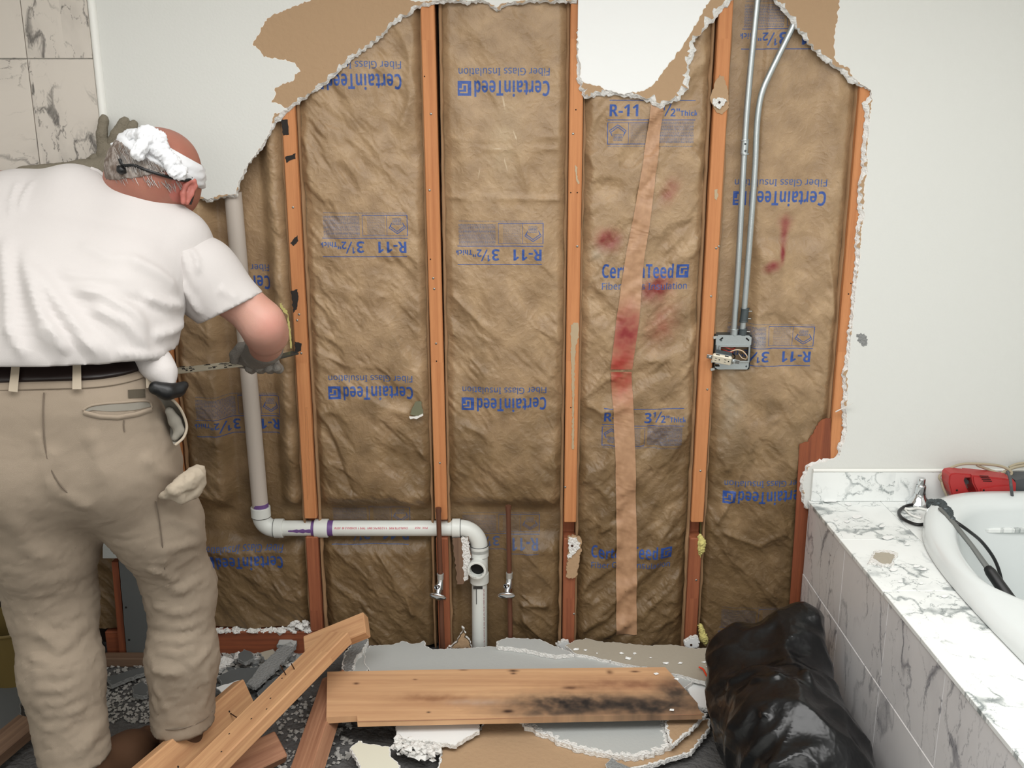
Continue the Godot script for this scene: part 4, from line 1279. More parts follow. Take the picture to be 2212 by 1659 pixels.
	for q in [[-40, 33], [-42, -20], [-42, -38]]:
		b = MB.new()
		box(b, Vector3(9 * s, 6 * s, 0.002), Transform3D(Basis(Vector3.BACK, 0.2), Vector3(q[0] * s, q[1] * s, 0.0005)), 0.0006)
		part("ear", b, M.solder, o)
	# the receptacle pulled out of the box
	var r := thing("receptacle", "ivory outlet receptacle hanging loose out of the electrical box on its wires", "outlet", uz(1559, 777, zf + 0.038))
	r.rotation = Vector3(0.42, -0.28, -0.16)
	b = MB.new()
	box(b, Vector3(0.056, 0.029, 0.012), Transform3D(Basis(), Vector3(0, 0, -0.002)), 0.003)
	part("face", b, M.ivory, r)
	b = MB.new()
	box(b, Vector3(0.050, 0.027, 0.020), Transform3D(Basis(), Vector3(0.002, 0, -0.018)), 0.002)
	part("body", b, M.zinc_dark, r, "dark back body")
	b = MB.new()
	box(b, Vector3(0.096, 0.014, 0.0015), Transform3D(Basis(), Vector3(0.004, -0.004, -0.009)), 0.0005)
	part("strap", b, M.zinc, r, "metal mounting strap")
	b = MB.new()
	for x in [-0.017, 0.010]:
		for q in [[0.0, 0.005, 0.0065, 0.0016], [0.0, -0.004, 0.005, 0.0016], [0.010, 0.001, 0.0035, 0.0035]]:
			box(b, Vector3(q[2], q[3], 0.0006), Transform3D(Basis(), Vector3(x + q[0], q[1], 0.0042)), 0.0002)
	for x in [-0.014, 0.012]: box(b, Vector3(0.011, 0.0006, 0.005), Transform3D(Basis(), Vector3(x, 0.0146, -0.001)), 0.0002)
	part("slot", b, M.hole, r, "plug slots")
	b = MB.new()
	for q in [[0.034, -0.004], [-0.034, -0.004]]:
		lathe(b, [Vector2(0.0062, 0), Vector2(0.0062, 0.004), Vector2(0.003, 0.006), Vector2(0, 0.006)], axis(Vector3(q[0], q[1], -0.009), Vector3.BACK), 10)
	tube(b, [Vector3(0.030, -0.012, -0.004), Vector3(0.036, 0.004, 0.010)], 0.0012, 6)
	part("screw", b, M.zinc, r)

# ---------------------------------------------------------------- tub
const YD := 0.546
const XA := 0.915
func tile_box(parent: Node, lo: Vector3, hi: Vector3, m: Material, called := "tile") -> void:
	var b := MB.new()
	box(b, hi - lo, Transform3D(Basis(), (lo + hi) * 0.5), 0.0012)
	var o := Vector2(rng.randf() * 5.0, rng.randf() * 5.0)
	for i in b.U.size():                                                   # laid on by the tile's own plane
		var p := b.V[i]
		var d := hi - lo
		b.U[i] = o + (Vector2(p.z, p.y) if d.x < 0.02 else (Vector2(p.x, p.z) if d.y < 0.02 else Vector2(p.x, p.y)))
	part(called, off(b, (parent as Node3D).position), m, parent)
func tub() -> void:
	var o := thing("tub_surround", "marble-tiled tub surround with a wide white deck, filling the right corner", "tub surround", Vector3(XA, 0, ZD))
	rng.seed = 4
	var zs := [-2.743, -2.447, -2.137, -1.824, -1.512, -1.2, -0.888, -0.58]
	for i in zs.size() - 1:
		var z0: float = zs[i] + 0.0006
		var z1: float = zs[i + 1] - 0.0006
		tile_box(o, Vector3(XA - 0.003, YD - 0.012, z0), Vector3(1.132, YD, z1), M.marble_deck, "deck_tile")
	for x in [1.1332, 1.437, 1.741]: tile_box(o, Vector3(x, YD - 0.012, -2.743), Vector3(minf(x + 0.303, 1.999), YD, -2.52), M.marble_deck, "deck_tile")
	part("deck_tile", off(ground(PackedVector2Array([Vector2(1.1325, 2.5195), Vector2(1.235, 2.5195), Vector2(1.1325, 2.37)]), YD, 0.012), o.position), M.marble_deck, o)
	zs = [-2.743, -2.412, -2.10, -1.788, -1.476, -1.164, -0.852, -0.58]
	for i in zs.size() - 1:
		for r in [[0.303, YD - 0.0125], [-0.002, 0.3015]]:
			var d := 0.0 if r[0] > 0.1 else 0.0015
			tile_box(o, Vector3(XA - d, r[0], zs[i] + 0.0005), Vector3(XA + 0.012, r[1], zs[i + 1] - 0.0005), M.marble_apron, "apron_tile")
	var ysp := uz(1850, 1016, ZD).y
	for x in [[0.918, 1.452], [1.453, 1.998]]: tile_box(o, Vector3(x[0], YD + 0.0006, ZD + 0.0005), Vector3(x[1], ysp, ZD + 0.012), M.marble_deck, "splash_tile")
	var b := MB.new()
	tube(b, [Vector3(0.918, ysp + 0.002, ZD + 0.008), Vector3(1.998, ysp + 0.002, ZD + 0.008)], 0.006, 8)
	part("caulk", off(b, o.position), M.caulk, o, "white caulk bead")
	b = MB.new()
	box(b, Vector3(0.012, YD - 0.014, 2.15), Transform3D(Basis(), Vector3(XA + 0.018, (YD - 0.014) * 0.5, -1.66)), 0.001)
	box(b, Vector3(0.02, YD - 0.015, 0.02), Transform3D(Basis(), Vector3(1.07, (YD - 0.015) * 0.5, -0.59)), 0.001)
	box(b, Vector3(1.06, 0.04, 0.02), Transform3D(Basis(), Vector3(1.45, YD - 0.035, -2.72)), 0.001)
	part("backing", off(b, o.position), M.grey_board, o)
	# the tub itself
	var t := thing("bathtub", "white acrylic bathtub with a rolled rim and a waisted basin", "bathtub", Vector3(1.47, 0.02, -1.68))
	b = MB.new()
	var n := 120
	var rows := [[0.0, 0.549, 0.0], [0.0, 0.562, 0.0], [0.10, 0.580, 0.0], [0.30, 0.591, 0.0], [0.55, 0.593, 0.0], [0.80, 0.588, 0.0], [0.95, 0.578, 0.0], [1.0, 0.562, 0.0], [1.0, 0.535, 0.010], [1.0, 0.44, 0.035], [1.0, 0.30, 0.06], [1.0, 0.20, 0.085], [1.0, 0.145, 0.13], [1.0, 0.12, 0.20], [1.0, 0.115, 0.30]]
	for r in rows:
		for k in n:
			var a := TAU * k / n
			var cx := cos(a)
			var sz := sin(a)
			var po := Vector2(signf(cx) * pow(absf(cx), 2.0 / 3.6) * 0.388, signf(sz) * pow(absf(sz), 2.0 / 3.6) * 0.96)
			var pi := Vector2(signf(cx) * pow(absf(cx), 2.0 / 3.2) * 0.335, signf(sz) * pow(absf(sz), 2.0 / 3.0) * 0.86)
			var zz := -1.68 + pi.y
			pi.x -= signf(cx) * 0.16 * exp(-pow((zz + 1.88) / 0.115, 2.0)) * smoothstep(0.0, 0.3, absf(cx))
			var p: Vector2 = po.lerp(pi, r[0])
			var q: Vector2 = p * (1.0 - r[2] / maxf(p.length(), 0.05))
			var rise := 0.036 * smoothstep(-2.25, -2.62, -1.68 + q.y) if r[1] > 0.555 else 0.0
			b.vert(Vector3(1.47 + q.x, r[1] + rise, -1.68 + q.y))
	for j in rows.size() - 1:
		for k in n:
			var k2 := (k + 1) % n
			b.quad(j * n + k2, j * n + k, (j + 1) * n + k, (j + 1) * n + k2)
	var mid := b.vert(Vector3(1.47, 0.115, -1.68))
	for k in n: b.face((rows.size() - 1) * n + (k + 1) % n, (rows.size() - 1) * n + k, mid)
	part("shell", off(b, t.position), M.acrylic, t)
	# chrome deck valve
	var v := uz(1985, 1091, -2.704)
	v.y = YD
	o = thing("tub_faucet_valve", "chrome bell-shaped faucet valve on the back of the marble deck", "faucet valve", v)
	b = MB.new()
	lathe(b, [Vector2(0.032, 0), Vector2(0.033, 0.003), Vector2(0.030, 0.008), Vector2(0.024, 0.017), Vector2(0.017, 0.025), Vector2(0.0145, 0.034)], Transform3D.IDENTITY, 32)
	part("escutcheon", b, M.chrome, o)
	b = MB.new()
	lathe(b, [Vector2(0.0145, 0.033), Vector2(0.0145, 0.056), Vector2(0.013, 0.058)], Transform3D.IDENTITY, 8)
	part("sleeve", b, M.chrome, o)
	b = MB.new()
	lathe(b, [Vector2(0.013, 0.057), Vector2(0.0085, 0.058), Vector2(0.0105, 0.062), Vector2(0.0105, 0.076), Vector2(0.009, 0.079), Vector2(0, 0.079)], Transform3D.IDENTITY, 24)
	part("stem", b, M.chrome, o)
	o.scale = Vector3(1.1, 1.1, 1.0)
	saw()
	deck_things()
func saw() -> void:
	var z := -2.675
	var o := thing("reciprocating_saw", "red corded saw with a closed loop handle lying behind the tub rim", "power tool", uz(2110, 1080, z))
	var b := MB.new()
	var lo := line_z([2042, 1022, 2046, 1017, 2056, 1015, 2090, 1018, 2090, 1026, 2076, 1026, 2074, 1032, 2080, 1048, 2087, 1062, 2100, 1064, 2100, 1077, 2071, 1083, 2060, 1078, 2052, 1070, 2046, 1058, 2041, 1038], z)
	slab(b, lo, z + 0.024, z - 0.022)
	slab(b, shifted_in(lo, 0.003), z + 0.027, z + 0.0238)
	part("handle", off(b, o.position), M.tool_red, o, "red loop handle")
	b = MB.new()
	var body := line_z([2088, 1018, 2112, 1020, 2150, 1024, 2176, 1027, 2183, 1036, 2182, 1066, 2150, 1074, 2098, 1079, 2096, 1063, 2101, 1062, 2096, 1048, 2090, 1036, 2088, 1027], z)
	slab(b, body, z + 0.032, z - 0.03)
	slab(b, shifted_in(body, 0.004), z + 0.037, z + 0.0318)
	part("housing", off(b, o.position), M.tool_red, o)
	b = MB.new()
	slab(b, line_z([2118, 1055, 2150, 1050, 2180, 1048, 2182, 1064, 2150, 1068, 2118, 1066], z + 0.037), z + 0.043, z + 0.036)
	part("side_rib", off(b, o.position), M.tool_red, o)
	b = MB.new()
	for k in 4:
		var p0 := uz(2116 + k * 2.5, 1028 + k * 3.7, z + 0.038)
		tube(b, [p0, p0 + Vector3(0.026, -0.001, 0)], 0.0012, 6)
	part("vent", off(b, o.position), M.hole, o, "cooling slots")
	b = MB.new()
	slab(b, line_z([2075, 1029, 2082, 1031, 2090, 1038, 2089, 1044, 2080, 1042], z), z + 0.008, z - 0.008)
	part("trigger", off(b, o.position), M.tool_grey, o)
	b = MB.new()
	slab(b, line_z([2182, 1030, 2200, 1026, 2225, 1026, 2260, 1034, 2260, 1062, 2182, 1064], z), z + 0.030, z - 0.03)
	part("gear_case", off(b, o.position), M.tool_grey, o, "grey gear case")
	for q in [[2067, 1059], [2080, 1067], [2125, 1059]]: nail(o, uz(q[0], q[1], z + 0.028 if q[0] < 2100 else z + 0.044) - o.position, 0.003, M.hole, "screw_hole")
	b = MB.new()
	tube(b, [uz(2072, 1072, z), uz(2058, 1079, z + 0.01), uz(2050, 1083, z + 0.02)], [0.010, 0.0085, 0.006], 12)
	part("cord_gland", off(b, o.position), M.black_plastic, o)
func shifted_in(p: PackedVector2Array, d: float) -> PackedVector2Array:
	var r := Geometry2D.offset_polygon(ccw(p.duplicate()), -d)
	return r[0] if r.size() else p
func path3(list: Array) -> Array:                                          # [u, v, height] places
	var o := []
	for q in list: o.append(uy(q[0], q[1], q[2]))
	return o
func deck_things() -> void:
	var b := MB.new()
	tube(b, curve(path3([[2050, 1083, 0.556], [2020, 1096, 0.553], [1985, 1090, 0.553], [1958, 1093, 0.553], [1942, 1105, 0.553], [1950, 1120, 0.553], [1980, 1133, 0.553], [2004, 1129, 0.555], [2018, 1112, 0.575], [2036, 1105, 0.60], [2060, 1124, 0.602], [2090, 1145, 0.58], [2122, 1172, 0.53], [2150, 1212, 0.47], [2164, 1258, 0.41], [2163, 1295, 0.36], [2185, 1340, 0.30]]), 8), 0.0048, 10)
	var o := thing("power_cord", "black rubber power cord looped on the marble deck and hanging into the tub", "cord", uy(1942, 1105, 0.546))
	part("cable", off(b, o.position), M.wire_black, o)
	b = MB.new()
	tube(b, curve([uz(2176, 1018, -2.62), uz(2182, 1034, -2.60), uz(2184, 1050, -2.57)] + path3([[2188, 1084, 0.602], [2192, 1112, 0.54], [2200, 1150, 0.46], [2212, 1205, 0.38], [2230, 1260, 0.32]]), 8), 0.0045, 10)
	o = thing("power_cord", "dark grey cord hanging straight down over the back tub rim beside the saw", "cord", uz(2182, 1034, -2.6))
	part("cable", off(b, o.position), M.tool_grey, o)
	b = MB.new()
	tube(b, [uy(2030, 1098, 0.622), uy(2060, 1130, 0.605), uy(2100, 1180, 0.57), uy(2137, 1232, 0.535)], [0.006, 0.0075, 0.0075, 0.009], 12, true, 0.7)
	o = thing("hand_tool", "grey steel tool with a black rubber grip lying across the tub rim", "tool", uy(2060, 1130, 0.60))
	part("shaft", off(b, o.position), M.steel_grey, o)
	b = MB.new()
	tube(b, [uy(2134, 1228, 0.537), uy(2140, 1236, 0.533), uy(2180, 1292, 0.49), uy(2240, 1370, 0.43)], [0.011, 0.014, 0.015, 0.015], 14)
	part("grip", off(b, o.position), M.black_plastic, o, "black rubber grip")
	# crumpled grey tape on its end
	b = MB.new()
	var f := Flesh.new()
	f.k = 0.012
	f.chain([uy(2008, 1086, 0.60), 0.009, uy(2030, 1094, 0.61), 0.015, uy(2044, 1108, 0.61), 0.013, uy(2056, 1124, 0.606), 0.008])
	f.bone(uy(2036, 1084, 0.615), 0.006, uy(2058, 1088, 0.61), 0.004)
	f.net(b, 0.003)
	var N := normals(b)
	var ns := noise(5, 70.0, 2, FastNoiseLite.TYPE_SIMPLEX_SMOOTH, FastNoiseLite.FRACTAL_RIDGED)
	for i in b.V.size(): b.V[i] += N[i] * 0.005 * ns.get_noise_3dv(b.V[i])
	part("tape_wad", off(b, o.position), M.zinc_dark, o, "crumpled grey tape")
	b = MB.new()
	tube(b, curve([uz(2034, 1040, -2.70), uz(2029, 1030, -2.70), uz(2040, 1019, -2.70), uz(2060, 1008, -2.70), uz(2085, 1002, -2.70), uz(2130, 1003, -2.70), uz(2165, 1008, -2.70), uz(2185, 1020, -2.69), uz(2175, 1028, -2.69), uz(2140, 1016, -2.705), uz(2110, 1005, -2.70)], 8), 0.0042, 8)
	tube(b, curve([uz(2034, 1040, -2.70), uz(2038, 1055, -2.69), uz(2046, 1072, -2.68)], 6), 0.004, 8)
	tube(b, curve([uz(2160, 1024, -2.70), uz(2185, 1012, -2.70), uz(2212, 1006, -2.70), uz(2250, 1004, -2.70)], 6), 0.0045, 8)
	tube(b, curve([uz(2180, 1010, -2.71), uz(2200, 1002, -2.71), uz(2250, 996, -2.71)], 6), 0.0045, 8)
	o = thing("rope", "off-white rope coiled behind the red saw along the marble backsplash", "rope", uz(2110, 1005, -2.70))
	part("strand", off(b, o.position), M.rope, o)
	b = MB.new()
	tube(b, curve(path3([[1948, 1096, 0.549], [1965, 1100, 0.551], [1985, 1098, 0.55], [2010, 1104, 0.55]]), 6), 0.004, 8)
	tube(b, curve(path3([[1952, 1098, 0.549], [1968, 1112, 0.55], [1990, 1120, 0.549]]), 6), 0.003, 8)
	o = thing("plastic_scrap", "small twisted white plastic strip lying inside the black cord loop", "scrap", uy(1965, 1104, 0.546))
	part("strip", off(b, o.position), M.caulk, o)
	# a flake of drywall and smaller flakes of paint
	o = thing("drywall_flake", "brown and white broken drywall flake lying on the marble deck", "debris", uy(1905, 1212, YD))
	for q in [[[1873, 1222, 1884, 1206, 1888, 1194, 1910, 1192, 1935, 1196, 1940, 1204, 1928, 1212, 1932, 1224, 1905, 1226, 1890, 1221], 0.006, M.gypsum, 0.0, "gypsum"], [[1886, 1205, 1890, 1196, 1912, 1194, 1932, 1199, 1930, 1207, 1922, 1218, 1905, 1217, 1897, 1212], 0.0016, M.board_beige, 0.006, "paper"]]:
		b = ground(jag(line_y(q[0], YD + q[3]), 0.004, 0.003, 3, true), YD + q[3] + q[1], q[1])
		part(q[4], off(b, o.position), q[2], o)
	rng.seed = 9
	for q in [[1792, 1082, 16], [1832, 1090, 10], [1850, 1118, 12], [1917, 1163, 13], [1830, 1128, 7], [1805, 1124, 6], [1905, 1138, 7], [1960, 1178, 6], [1980, 1225, 9], [1930, 1232, 9], [1995, 1232, 8], [1945, 1258, 6], [2040, 1290, 8], [1990, 1262, 5]]:
		var r: float = q[2]
		var poly := PackedVector2Array()
		for k in 8: poly.append(line_y([q[0] + cos(k * TAU / 8) * r * rng.randf_range(0.6, 1.2), q[1] + sin(k * TAU / 8) * r * 0.36 * rng.randf_range(0.6, 1.2)], YD)[0])
		var fl := thing("paint_flake", "thin white paint flake lying on the marble tub deck", "debris", uy(q[0], q[1], YD), "white flakes on the tub deck")
		b = ground(poly, YD + 0.0035, 0.0015)
		part("flake", off(b, fl.position), M.primer, fl)
func ground(poly: PackedVector2Array, top: float, thick: float, bump := 0.0) -> MB:   # a sheet lying level
	var b := MB.new()
	b.xf = Transform3D(Basis(Vector3(1, 0, 0), Vector3(0, 0, -1), Vector3(0, 1, 0)), Vector3.ZERO)
	slab(b, poly, top, top - thick, Vector2.ZERO, bump)
	b.xf = Transform3D.IDENTITY
	return b

# ---------------------------------------------------------------- timber and rubble on the floor
func beam(called: String, label: String, a: Vector3, c: Vector3, wide: float, thick: float, flat: Vector3, m: Material, group := "") -> Node3D:
	var o := thing(called, label, "timber", (a + c) * 0.5, group)
	var y := (c - a).normalized()
	var z := (flat - y * flat.dot(y)).normalized()
	o.transform = Transform3D(Basis(y.cross(z), y, z), o.position)
	var b := MB.new()
	box(b, Vector3(wide, (c - a).length(), thick), Transform3D.IDENTITY, 0.003, Vector2(a.x * 3, a.z * 2))
	part("timber", b, m, o)
	return o
func bent_nail(o: Node3D, pts: Array) -> void:
	var b := MB.new()
	var q := []
	for p in pts: q.append(o.transform.affine_inverse() * p)
	tube(b, q, 0.0016, 7)
	part("nail", b, M.rusty_nail, o, "rusty nail sticking out")
func spots(o: Node3D, list: Array) -> void:
	for q in list: nail(o, Vector3(q[0], q[1], 0.0), 0.0022, M.hole, "nail_hole")
func timbers() -> void:
	var o := beam("loose_stud", "long pale loose stud with nails, leaning diagonally across the woodpile", Vector3(-0.790, 0.115, -1.93), Vector3(-0.502, 0.225, -2.485), 0.089, 0.038, Vector3(-0.42, 0.84, 0.35), M.timber)
	bent_nail(o, [uz(620, 1462, -2.32), uz(612, 1448, -2.315), uz(606, 1437, -2.31)])
	bent_nail(o, [uz(642, 1458, -2.34), uz(635, 1444, -2.335), uz(629, 1433, -2.33)])
	for q in [[-0.012, -0.12], [0.02, -0.18], [0.005, 0.02], [-0.025, 0.1], [0.028, -0.02], [0.01, -0.06]]:
		var b := MB.new()
		lathe(b, [Vector2(0.0025, 0), Vector2(0.002, 0.0006), Vector2(0, 0.0006)], axis(Vector3(q[0], q[1], 0.019), Vector3.BACK), 8)
		part("nail_hole", b, M.hole, o)
	o = beam("loose_stud", "shorter pale loose stud at the left of the woodpile, with a bent nail", uy(288, 1712, 0.125), uy(530, 1500, 0.108), 0.089, 0.038, Vector3(0.80, 0.42, 0.40), M.timber)
	bent_nail(o, [uz(498, 1541, -2.27), uz(510, 1549, -2.255), uz(525, 1552, -2.24)])
	for q in [[0.0, 0.13], [-0.02, -0.03], [0.02, -0.10]]:
		var b := MB.new()
		lathe(b, [Vector2(0.003, 0), Vector2(0.0025, 0.0006), Vector2(0, 0.0006)], axis(Vector3(q[0], q[1], 0.019), Vector3.BACK), 8)
		part("nail_hole", b, M.hole, o)
	beam("loose_stud", "short pale stud end pointing right on top of the woodpile, in front of the batt", uz(662, 1402, -2.54), uz(793, 1349, -2.545), 0.072, 0.036, Vector3(-0.1, 0.86, 0.50), M.timber)
	beam("loose_stud", "reddish loose stud running under the left end of the plywood board", Vector3(-0.530, 0.045, -1.95), Vector3(-0.522, 0.062, -2.52), 0.075, 0.050, Vector3(-0.45, 0.9, 0.0), M.timber_red)
	beam("loose_stud", "short dull timber offcut on the floor below the long diagonal stud", uy(440, 1690, 0.03), uy(606, 1612, 0.04), 0.08, 0.036, Vector3(0.0, 0.8, 0.6), M.timber_red)
	beam("loose_stud", "greyish timber end on the floor at the lower left corner behind the worker's boot", uy(-90, 1690, 0.04), uy(66, 1560, 0.05), 0.075, 0.036, Vector3(0.0, 0.9, 0.3), M.timber_dull)
	# the plywood board
	o = thing("plywood_board", "wide plywood board with a black mouldy corner lying on the broken drywall", "board", Vector3(-0.02, 0.104, -2.38))
	var w := 512
	var im := wood(131, Color(0.87, 0.71, 0.54), Color(0.70, 0.52, 0.38), 0.9)
	im.rotate_90(CLOCKWISE)
	im.resize(1024, 256, Image.INTERPOLATE_CUBIC)
	for k in [[700, 175, 230, 50, Color(0.08, 0.075, 0.08, 0.9), 0.0], [880, 190, 150, 50, Color(0.09, 0.085, 0.09, 0.9), 0.0], [960, 120, 60, 70, Color(0.12, 0.11, 0.11, 0.75), 0.0], [640, 215, 170, 26, Color(0.12, 0.11, 0.11, 0.6), 0.0], [520, 16, 14, 7, Color(0.15, 0.08, 0.05, 0.9), 0.0], [520, 30, 9, 5, Color(0.15, 0.08, 0.05, 0.9), 0.0], [680, 100, 30, 9, Color(0.2, 0.1, 0.06, 0.7), 0.3], [506, 210, 16, 8, Color(0.15, 0.08, 0.05, 0.8), 0.0], [90, 80, 9, 6, Color(0.2, 0.1, 0.06, 0.7), 0.0], [250, 60, 7, 4, Color(0.2, 0.1, 0.06, 0.7), 0.0], [380, 12, 12, 4, Color(0.2, 0.1, 0.06, 0.7), 0.0], [300, 215, 6, 4, Color(0.1, 0.06, 0.04, 0.9), 0.0], [860, 20, 14, 5, Color(0.2, 0.1, 0.06, 0.8), 0.0], [790, 22, 10, 12, Color(0.25, 0.14, 0.08, 0.6), 0.0], [300, 150, 120, 26, Color(0.45, 0.28, 0.18, 0.5), -0.2], [820, 85, 190, 34, Color(0.42, 0.26, 0.19, 0.5), 0.0], [420, 170, 90, 16, Color(0.72, 0.64, 0.60, 0.6), 0.0]]: stain(im, k)
	var m := mat("plywood", Color.WHITE, 0.7)
	m.albedo_texture = tex(im)
	m.texture_repeat = false
	var back := line_y([707, 1451, 900, 1447, 1437, 1441], 0.104)
	var poly := PackedVector2Array(back)
	for p in line_y([1507, 1519, 1508, 1530, 1517, 1541, 1350, 1545, 1000, 1552, 772, 1557, 771, 1546, 705, 1550], 0.104): poly.append(p)
	var b := ground(poly, 0.104, 0.0185)
	for i in b.U.size():
		var p := b.V[i]
		b.U[i] = Vector2((p.x + 0.545) / 1.08, (p.z + 2.52) / 0.27)
	part("veneer_board", off(b, o.position), m, o)
	b = MB.new()
	for k in 4:
		var y := 0.088 + k * 0.0045
		tube(b, [uy(774, 1559, y), uy(1350, 1546, y), uy(1515, 1543, y)], 0.0009, 5)
	part("ply_edge", off(b, o.position), M.timber_red, o, "dark glue lines along the edge")
	for q in [[1418, 1455], [1462, 1466], [1452, 1533]]:
		b = MB.new()
		lump(b, uy(q[0], q[1], 0.107), 0.008, int(q[0]), Vector3(1.3, 0.4, 0.8))
		var fl := thing("plaster_chip", "small white plaster chip lying on the right end of the plywood board", "debris", uy(q[0], q[1], 0.104), "white chips on the plywood")
		part("chip", off(b, fl.position), M.primer, fl)

# a broken piece of drywall lying down: gypsum core, a paper face set in from its broken rim
func shard(label: String, px: Array, y: float, thick: float, face: Material, key: int, rim := 0.004, step := 0.007, amp := 0.003, tilt := Vector3.ZERO, core: Material = null, group := "") -> Node3D:
	var poly := jag(ccw(line_y(px, y)), step, amp, key, true)
	var c := Vector2.ZERO
	for p in poly: c += p / poly.size()
	var o := thing("drywall_piece", label, "drywall debris", Vector3(c.x, y - thick, -c.y), group)
	var b := ground(poly, y - 0.0008, thick)
	part("gypsum_core", off(b, o.position), core if core else M.gypsum, o, "broken white gypsum rim")
	var inset := Geometry2D.offset_polygon(poly, -rim)
	var inner: PackedVector2Array = inset[0]
	for q in inset:
		if q.size() > inner.size(): inner = q
	if rim > 0.003: inner = jag(inner, 0.006, rim * 0.5, key + 3, true)
	b = ground(inner, y, 0.0012)
	part("paper_face", off(b, o.position), face, o)
	o.rotation = tilt
	return o
func rubble() -> void:
	shard("large grey drywall sheet lying on the floor along the foot of the open wall", [788, 1402, 800, 1394, 850, 1392, 870, 1384, 885, 1390, 905, 1388, 917, 1384, 921, 1396, 935, 1402, 1000, 1400, 1060, 1396, 1160, 1400, 1240, 1410, 1420, 1450, 1500, 1470, 1460, 1500, 1100, 1500, 860, 1500, 800, 1450, 786, 1432], 0.078, 0.013, M.board_grey, 201, 0.003)
	shard("pale grey drywall strip with a torn back edge, resting behind the large grey sheet", [1072, 1386, 1095, 1377, 1130, 1378, 1165, 1381, 1185, 1390, 1215, 1400, 1240, 1412, 1200, 1416, 1120, 1400, 1075, 1396], 0.092, 0.012, M.board_grey, 203, 0.003)
	shard("beige drywall sheet on the right, strewn with white chips, beside the black bag", [1222, 1394, 1240, 1384, 1265, 1378, 1300, 1386, 1340, 1388, 1400, 1394, 1450, 1392, 1500, 1400, 1556, 1398, 1562, 1412, 1548, 1445, 1545, 1478, 1500, 1466, 1420, 1446, 1330, 1430, 1240, 1410], 0.088, 0.012, M.board_beige, 205, 0.002)
	shard("bright white drywall corner showing right of the plywood's end", [1474, 1470, 1545, 1478, 1560, 1530, 1510, 1528, 1490, 1500], 0.066, 0.012, M.primer, 207, 0.002, 0.02, 0.002)
	# pointed pieces standing along the wall
	for q in [[[965, 1402, 985, 1388, 993, 1374, 1000, 1364, 997, 1352, 1001, 1360, 1008, 1375, 1016, 1390, 1020, 1402], "small brown pointed drywall shard standing at the foot of the drain pipe", M.torn_paper, 211, ZS + 0.035], [[1200, 1392, 1215, 1384, 1226, 1386, 1236, 1398, 1232, 1408, 1215, 1404], "small white plaster chunk at the foot of the middle stud", M.primer, 213, ZS + 0.03], [[1478, 1386, 1490, 1378, 1508, 1376, 1513, 1388, 1506, 1400, 1490, 1402, 1478, 1394], "white plaster chunk with a nail hole below the stud near the bag", M.primer, 215, ZS + 0.045]]:
		var poly := jag(line_z(q[0], q[4]), 0.005, 0.003, q[3], true)
		var o := thing("plaster_shard", q[1], "drywall debris", uz(q[0][0], q[0][1], q[4]))
		var b := MB.new()
		slab(b, poly, q[4], q[4] - 0.012)
		part("gypsum_core", off(b, o.position), M.gypsum, o)
		b = MB.new()
		slab(b, shifted_in(poly, 0.003), q[4] + 0.0008, q[4] - 0.0004)
		part("paper_face", off(b, o.position), q[2], o)
		if q[3] == 215: nail(o, uz(1493, 1393, q[4] + 0.001) - o.position, 0.004, M.rusty_nail, "screw_head")
	# lower front pieces
	shard("big brown-faced drywall sheet lying at the front under the plywood board", [948, 1640, 953, 1606, 1000, 1594, 1034, 1578, 1050, 1555, 1534, 1552, 1534, 1572, 1518, 1594, 1494, 1624, 1440, 1640, 1400, 1652, 1330, 1668, 1320, 1720, 940, 1720], 0.034, 0.012, M.torn_paper, 221, 0.005)
	shard("pale broken drywall triangle lying on the brown sheet, front edge crumbling", [1120, 1548, 1135, 1566, 1170, 1582, 1205, 1600, 1264, 1619, 1330, 1633, 1390, 1632, 1450, 1612, 1440, 1580, 1434, 1548], 0.050, 0.014, M.board_grey, 223, 0.013, 0.008, 0.006)
	shard("brown folded drywall corner under the right end of the plywood board", [1440, 1546, 1500, 1534, 1528, 1540, 1500, 1570, 1470, 1594, 1452, 1612, 1442, 1590, 1436, 1560], 0.064, 0.010, M.torn_paper, 225, 0.006)
	shard("white drywall piece with a wavy edge poking out below the plywood's left half", [858, 1560, 1036, 1560, 1034, 1578, 1010, 1592, 985, 1608, 960, 1606, 925, 1600, 880, 1598, 856, 1592], 0.060, 0.012, M.primer, 227, 0.002)
	shard("cream drywall piece at the lower front beside the reddish stud", [756, 1617, 775, 1600, 800, 1608, 842, 1612, 846, 1632, 862, 1650, 870, 1700, 790, 1700, 774, 1650], 0.052, 0.012, M.board_cream, 229, 0.003)
	var o := thing("plaster_clump", "crumbled white plaster clump at the lower front between the cream and brown pieces", "drywall debris", uy(900, 1622, 0.03))
	var b := MB.new()
	rng.seed = 61
	for i in 70:
		var t := rng.randf()
		lump(b, uy(lerpf(850, 948, t), lerpf(1608, 1622, t) + rng.randf_range(-12, 16), 0.050) + Vector3(0, rng.randf_range(-0.012, 0.008), 0), rng.randf_range(0.006, 0.017), i, Vector3(1.1, 0.7, 1))
	part("lumps", off(b, o.position), M.gypsum, o).set_meta("kind", "stuff")
	shard("dark grey pointed shard lying at the bottom front of the brown sheet", [1308, 1650, 1322, 1634, 1335, 1646, 1372, 1662, 1390, 1690, 1320, 1690], 0.058, 0.006, M.gypsum_grey, 231, 0.001, 0.01, 0.002)
	# curled grey flashing and slabs behind the woodpile
	shard("broken grey slab with a white edge left of the grey sheet", [738, 1440, 745, 1410, 764, 1385, 790, 1372, 796, 1386, 786, 1402, 770, 1420, 762, 1450, 744, 1452], 0.09, 0.02, M.gypsum_grey, 233, 0.004)
	shard("pale slab leaning beside the broken grey slab", [760, 1452, 766, 1420, 786, 1408, 798, 1412, 800, 1440, 790, 1456], 0.075, 0.015, M.board_grey, 235, 0.003)
	rng.seed = 19
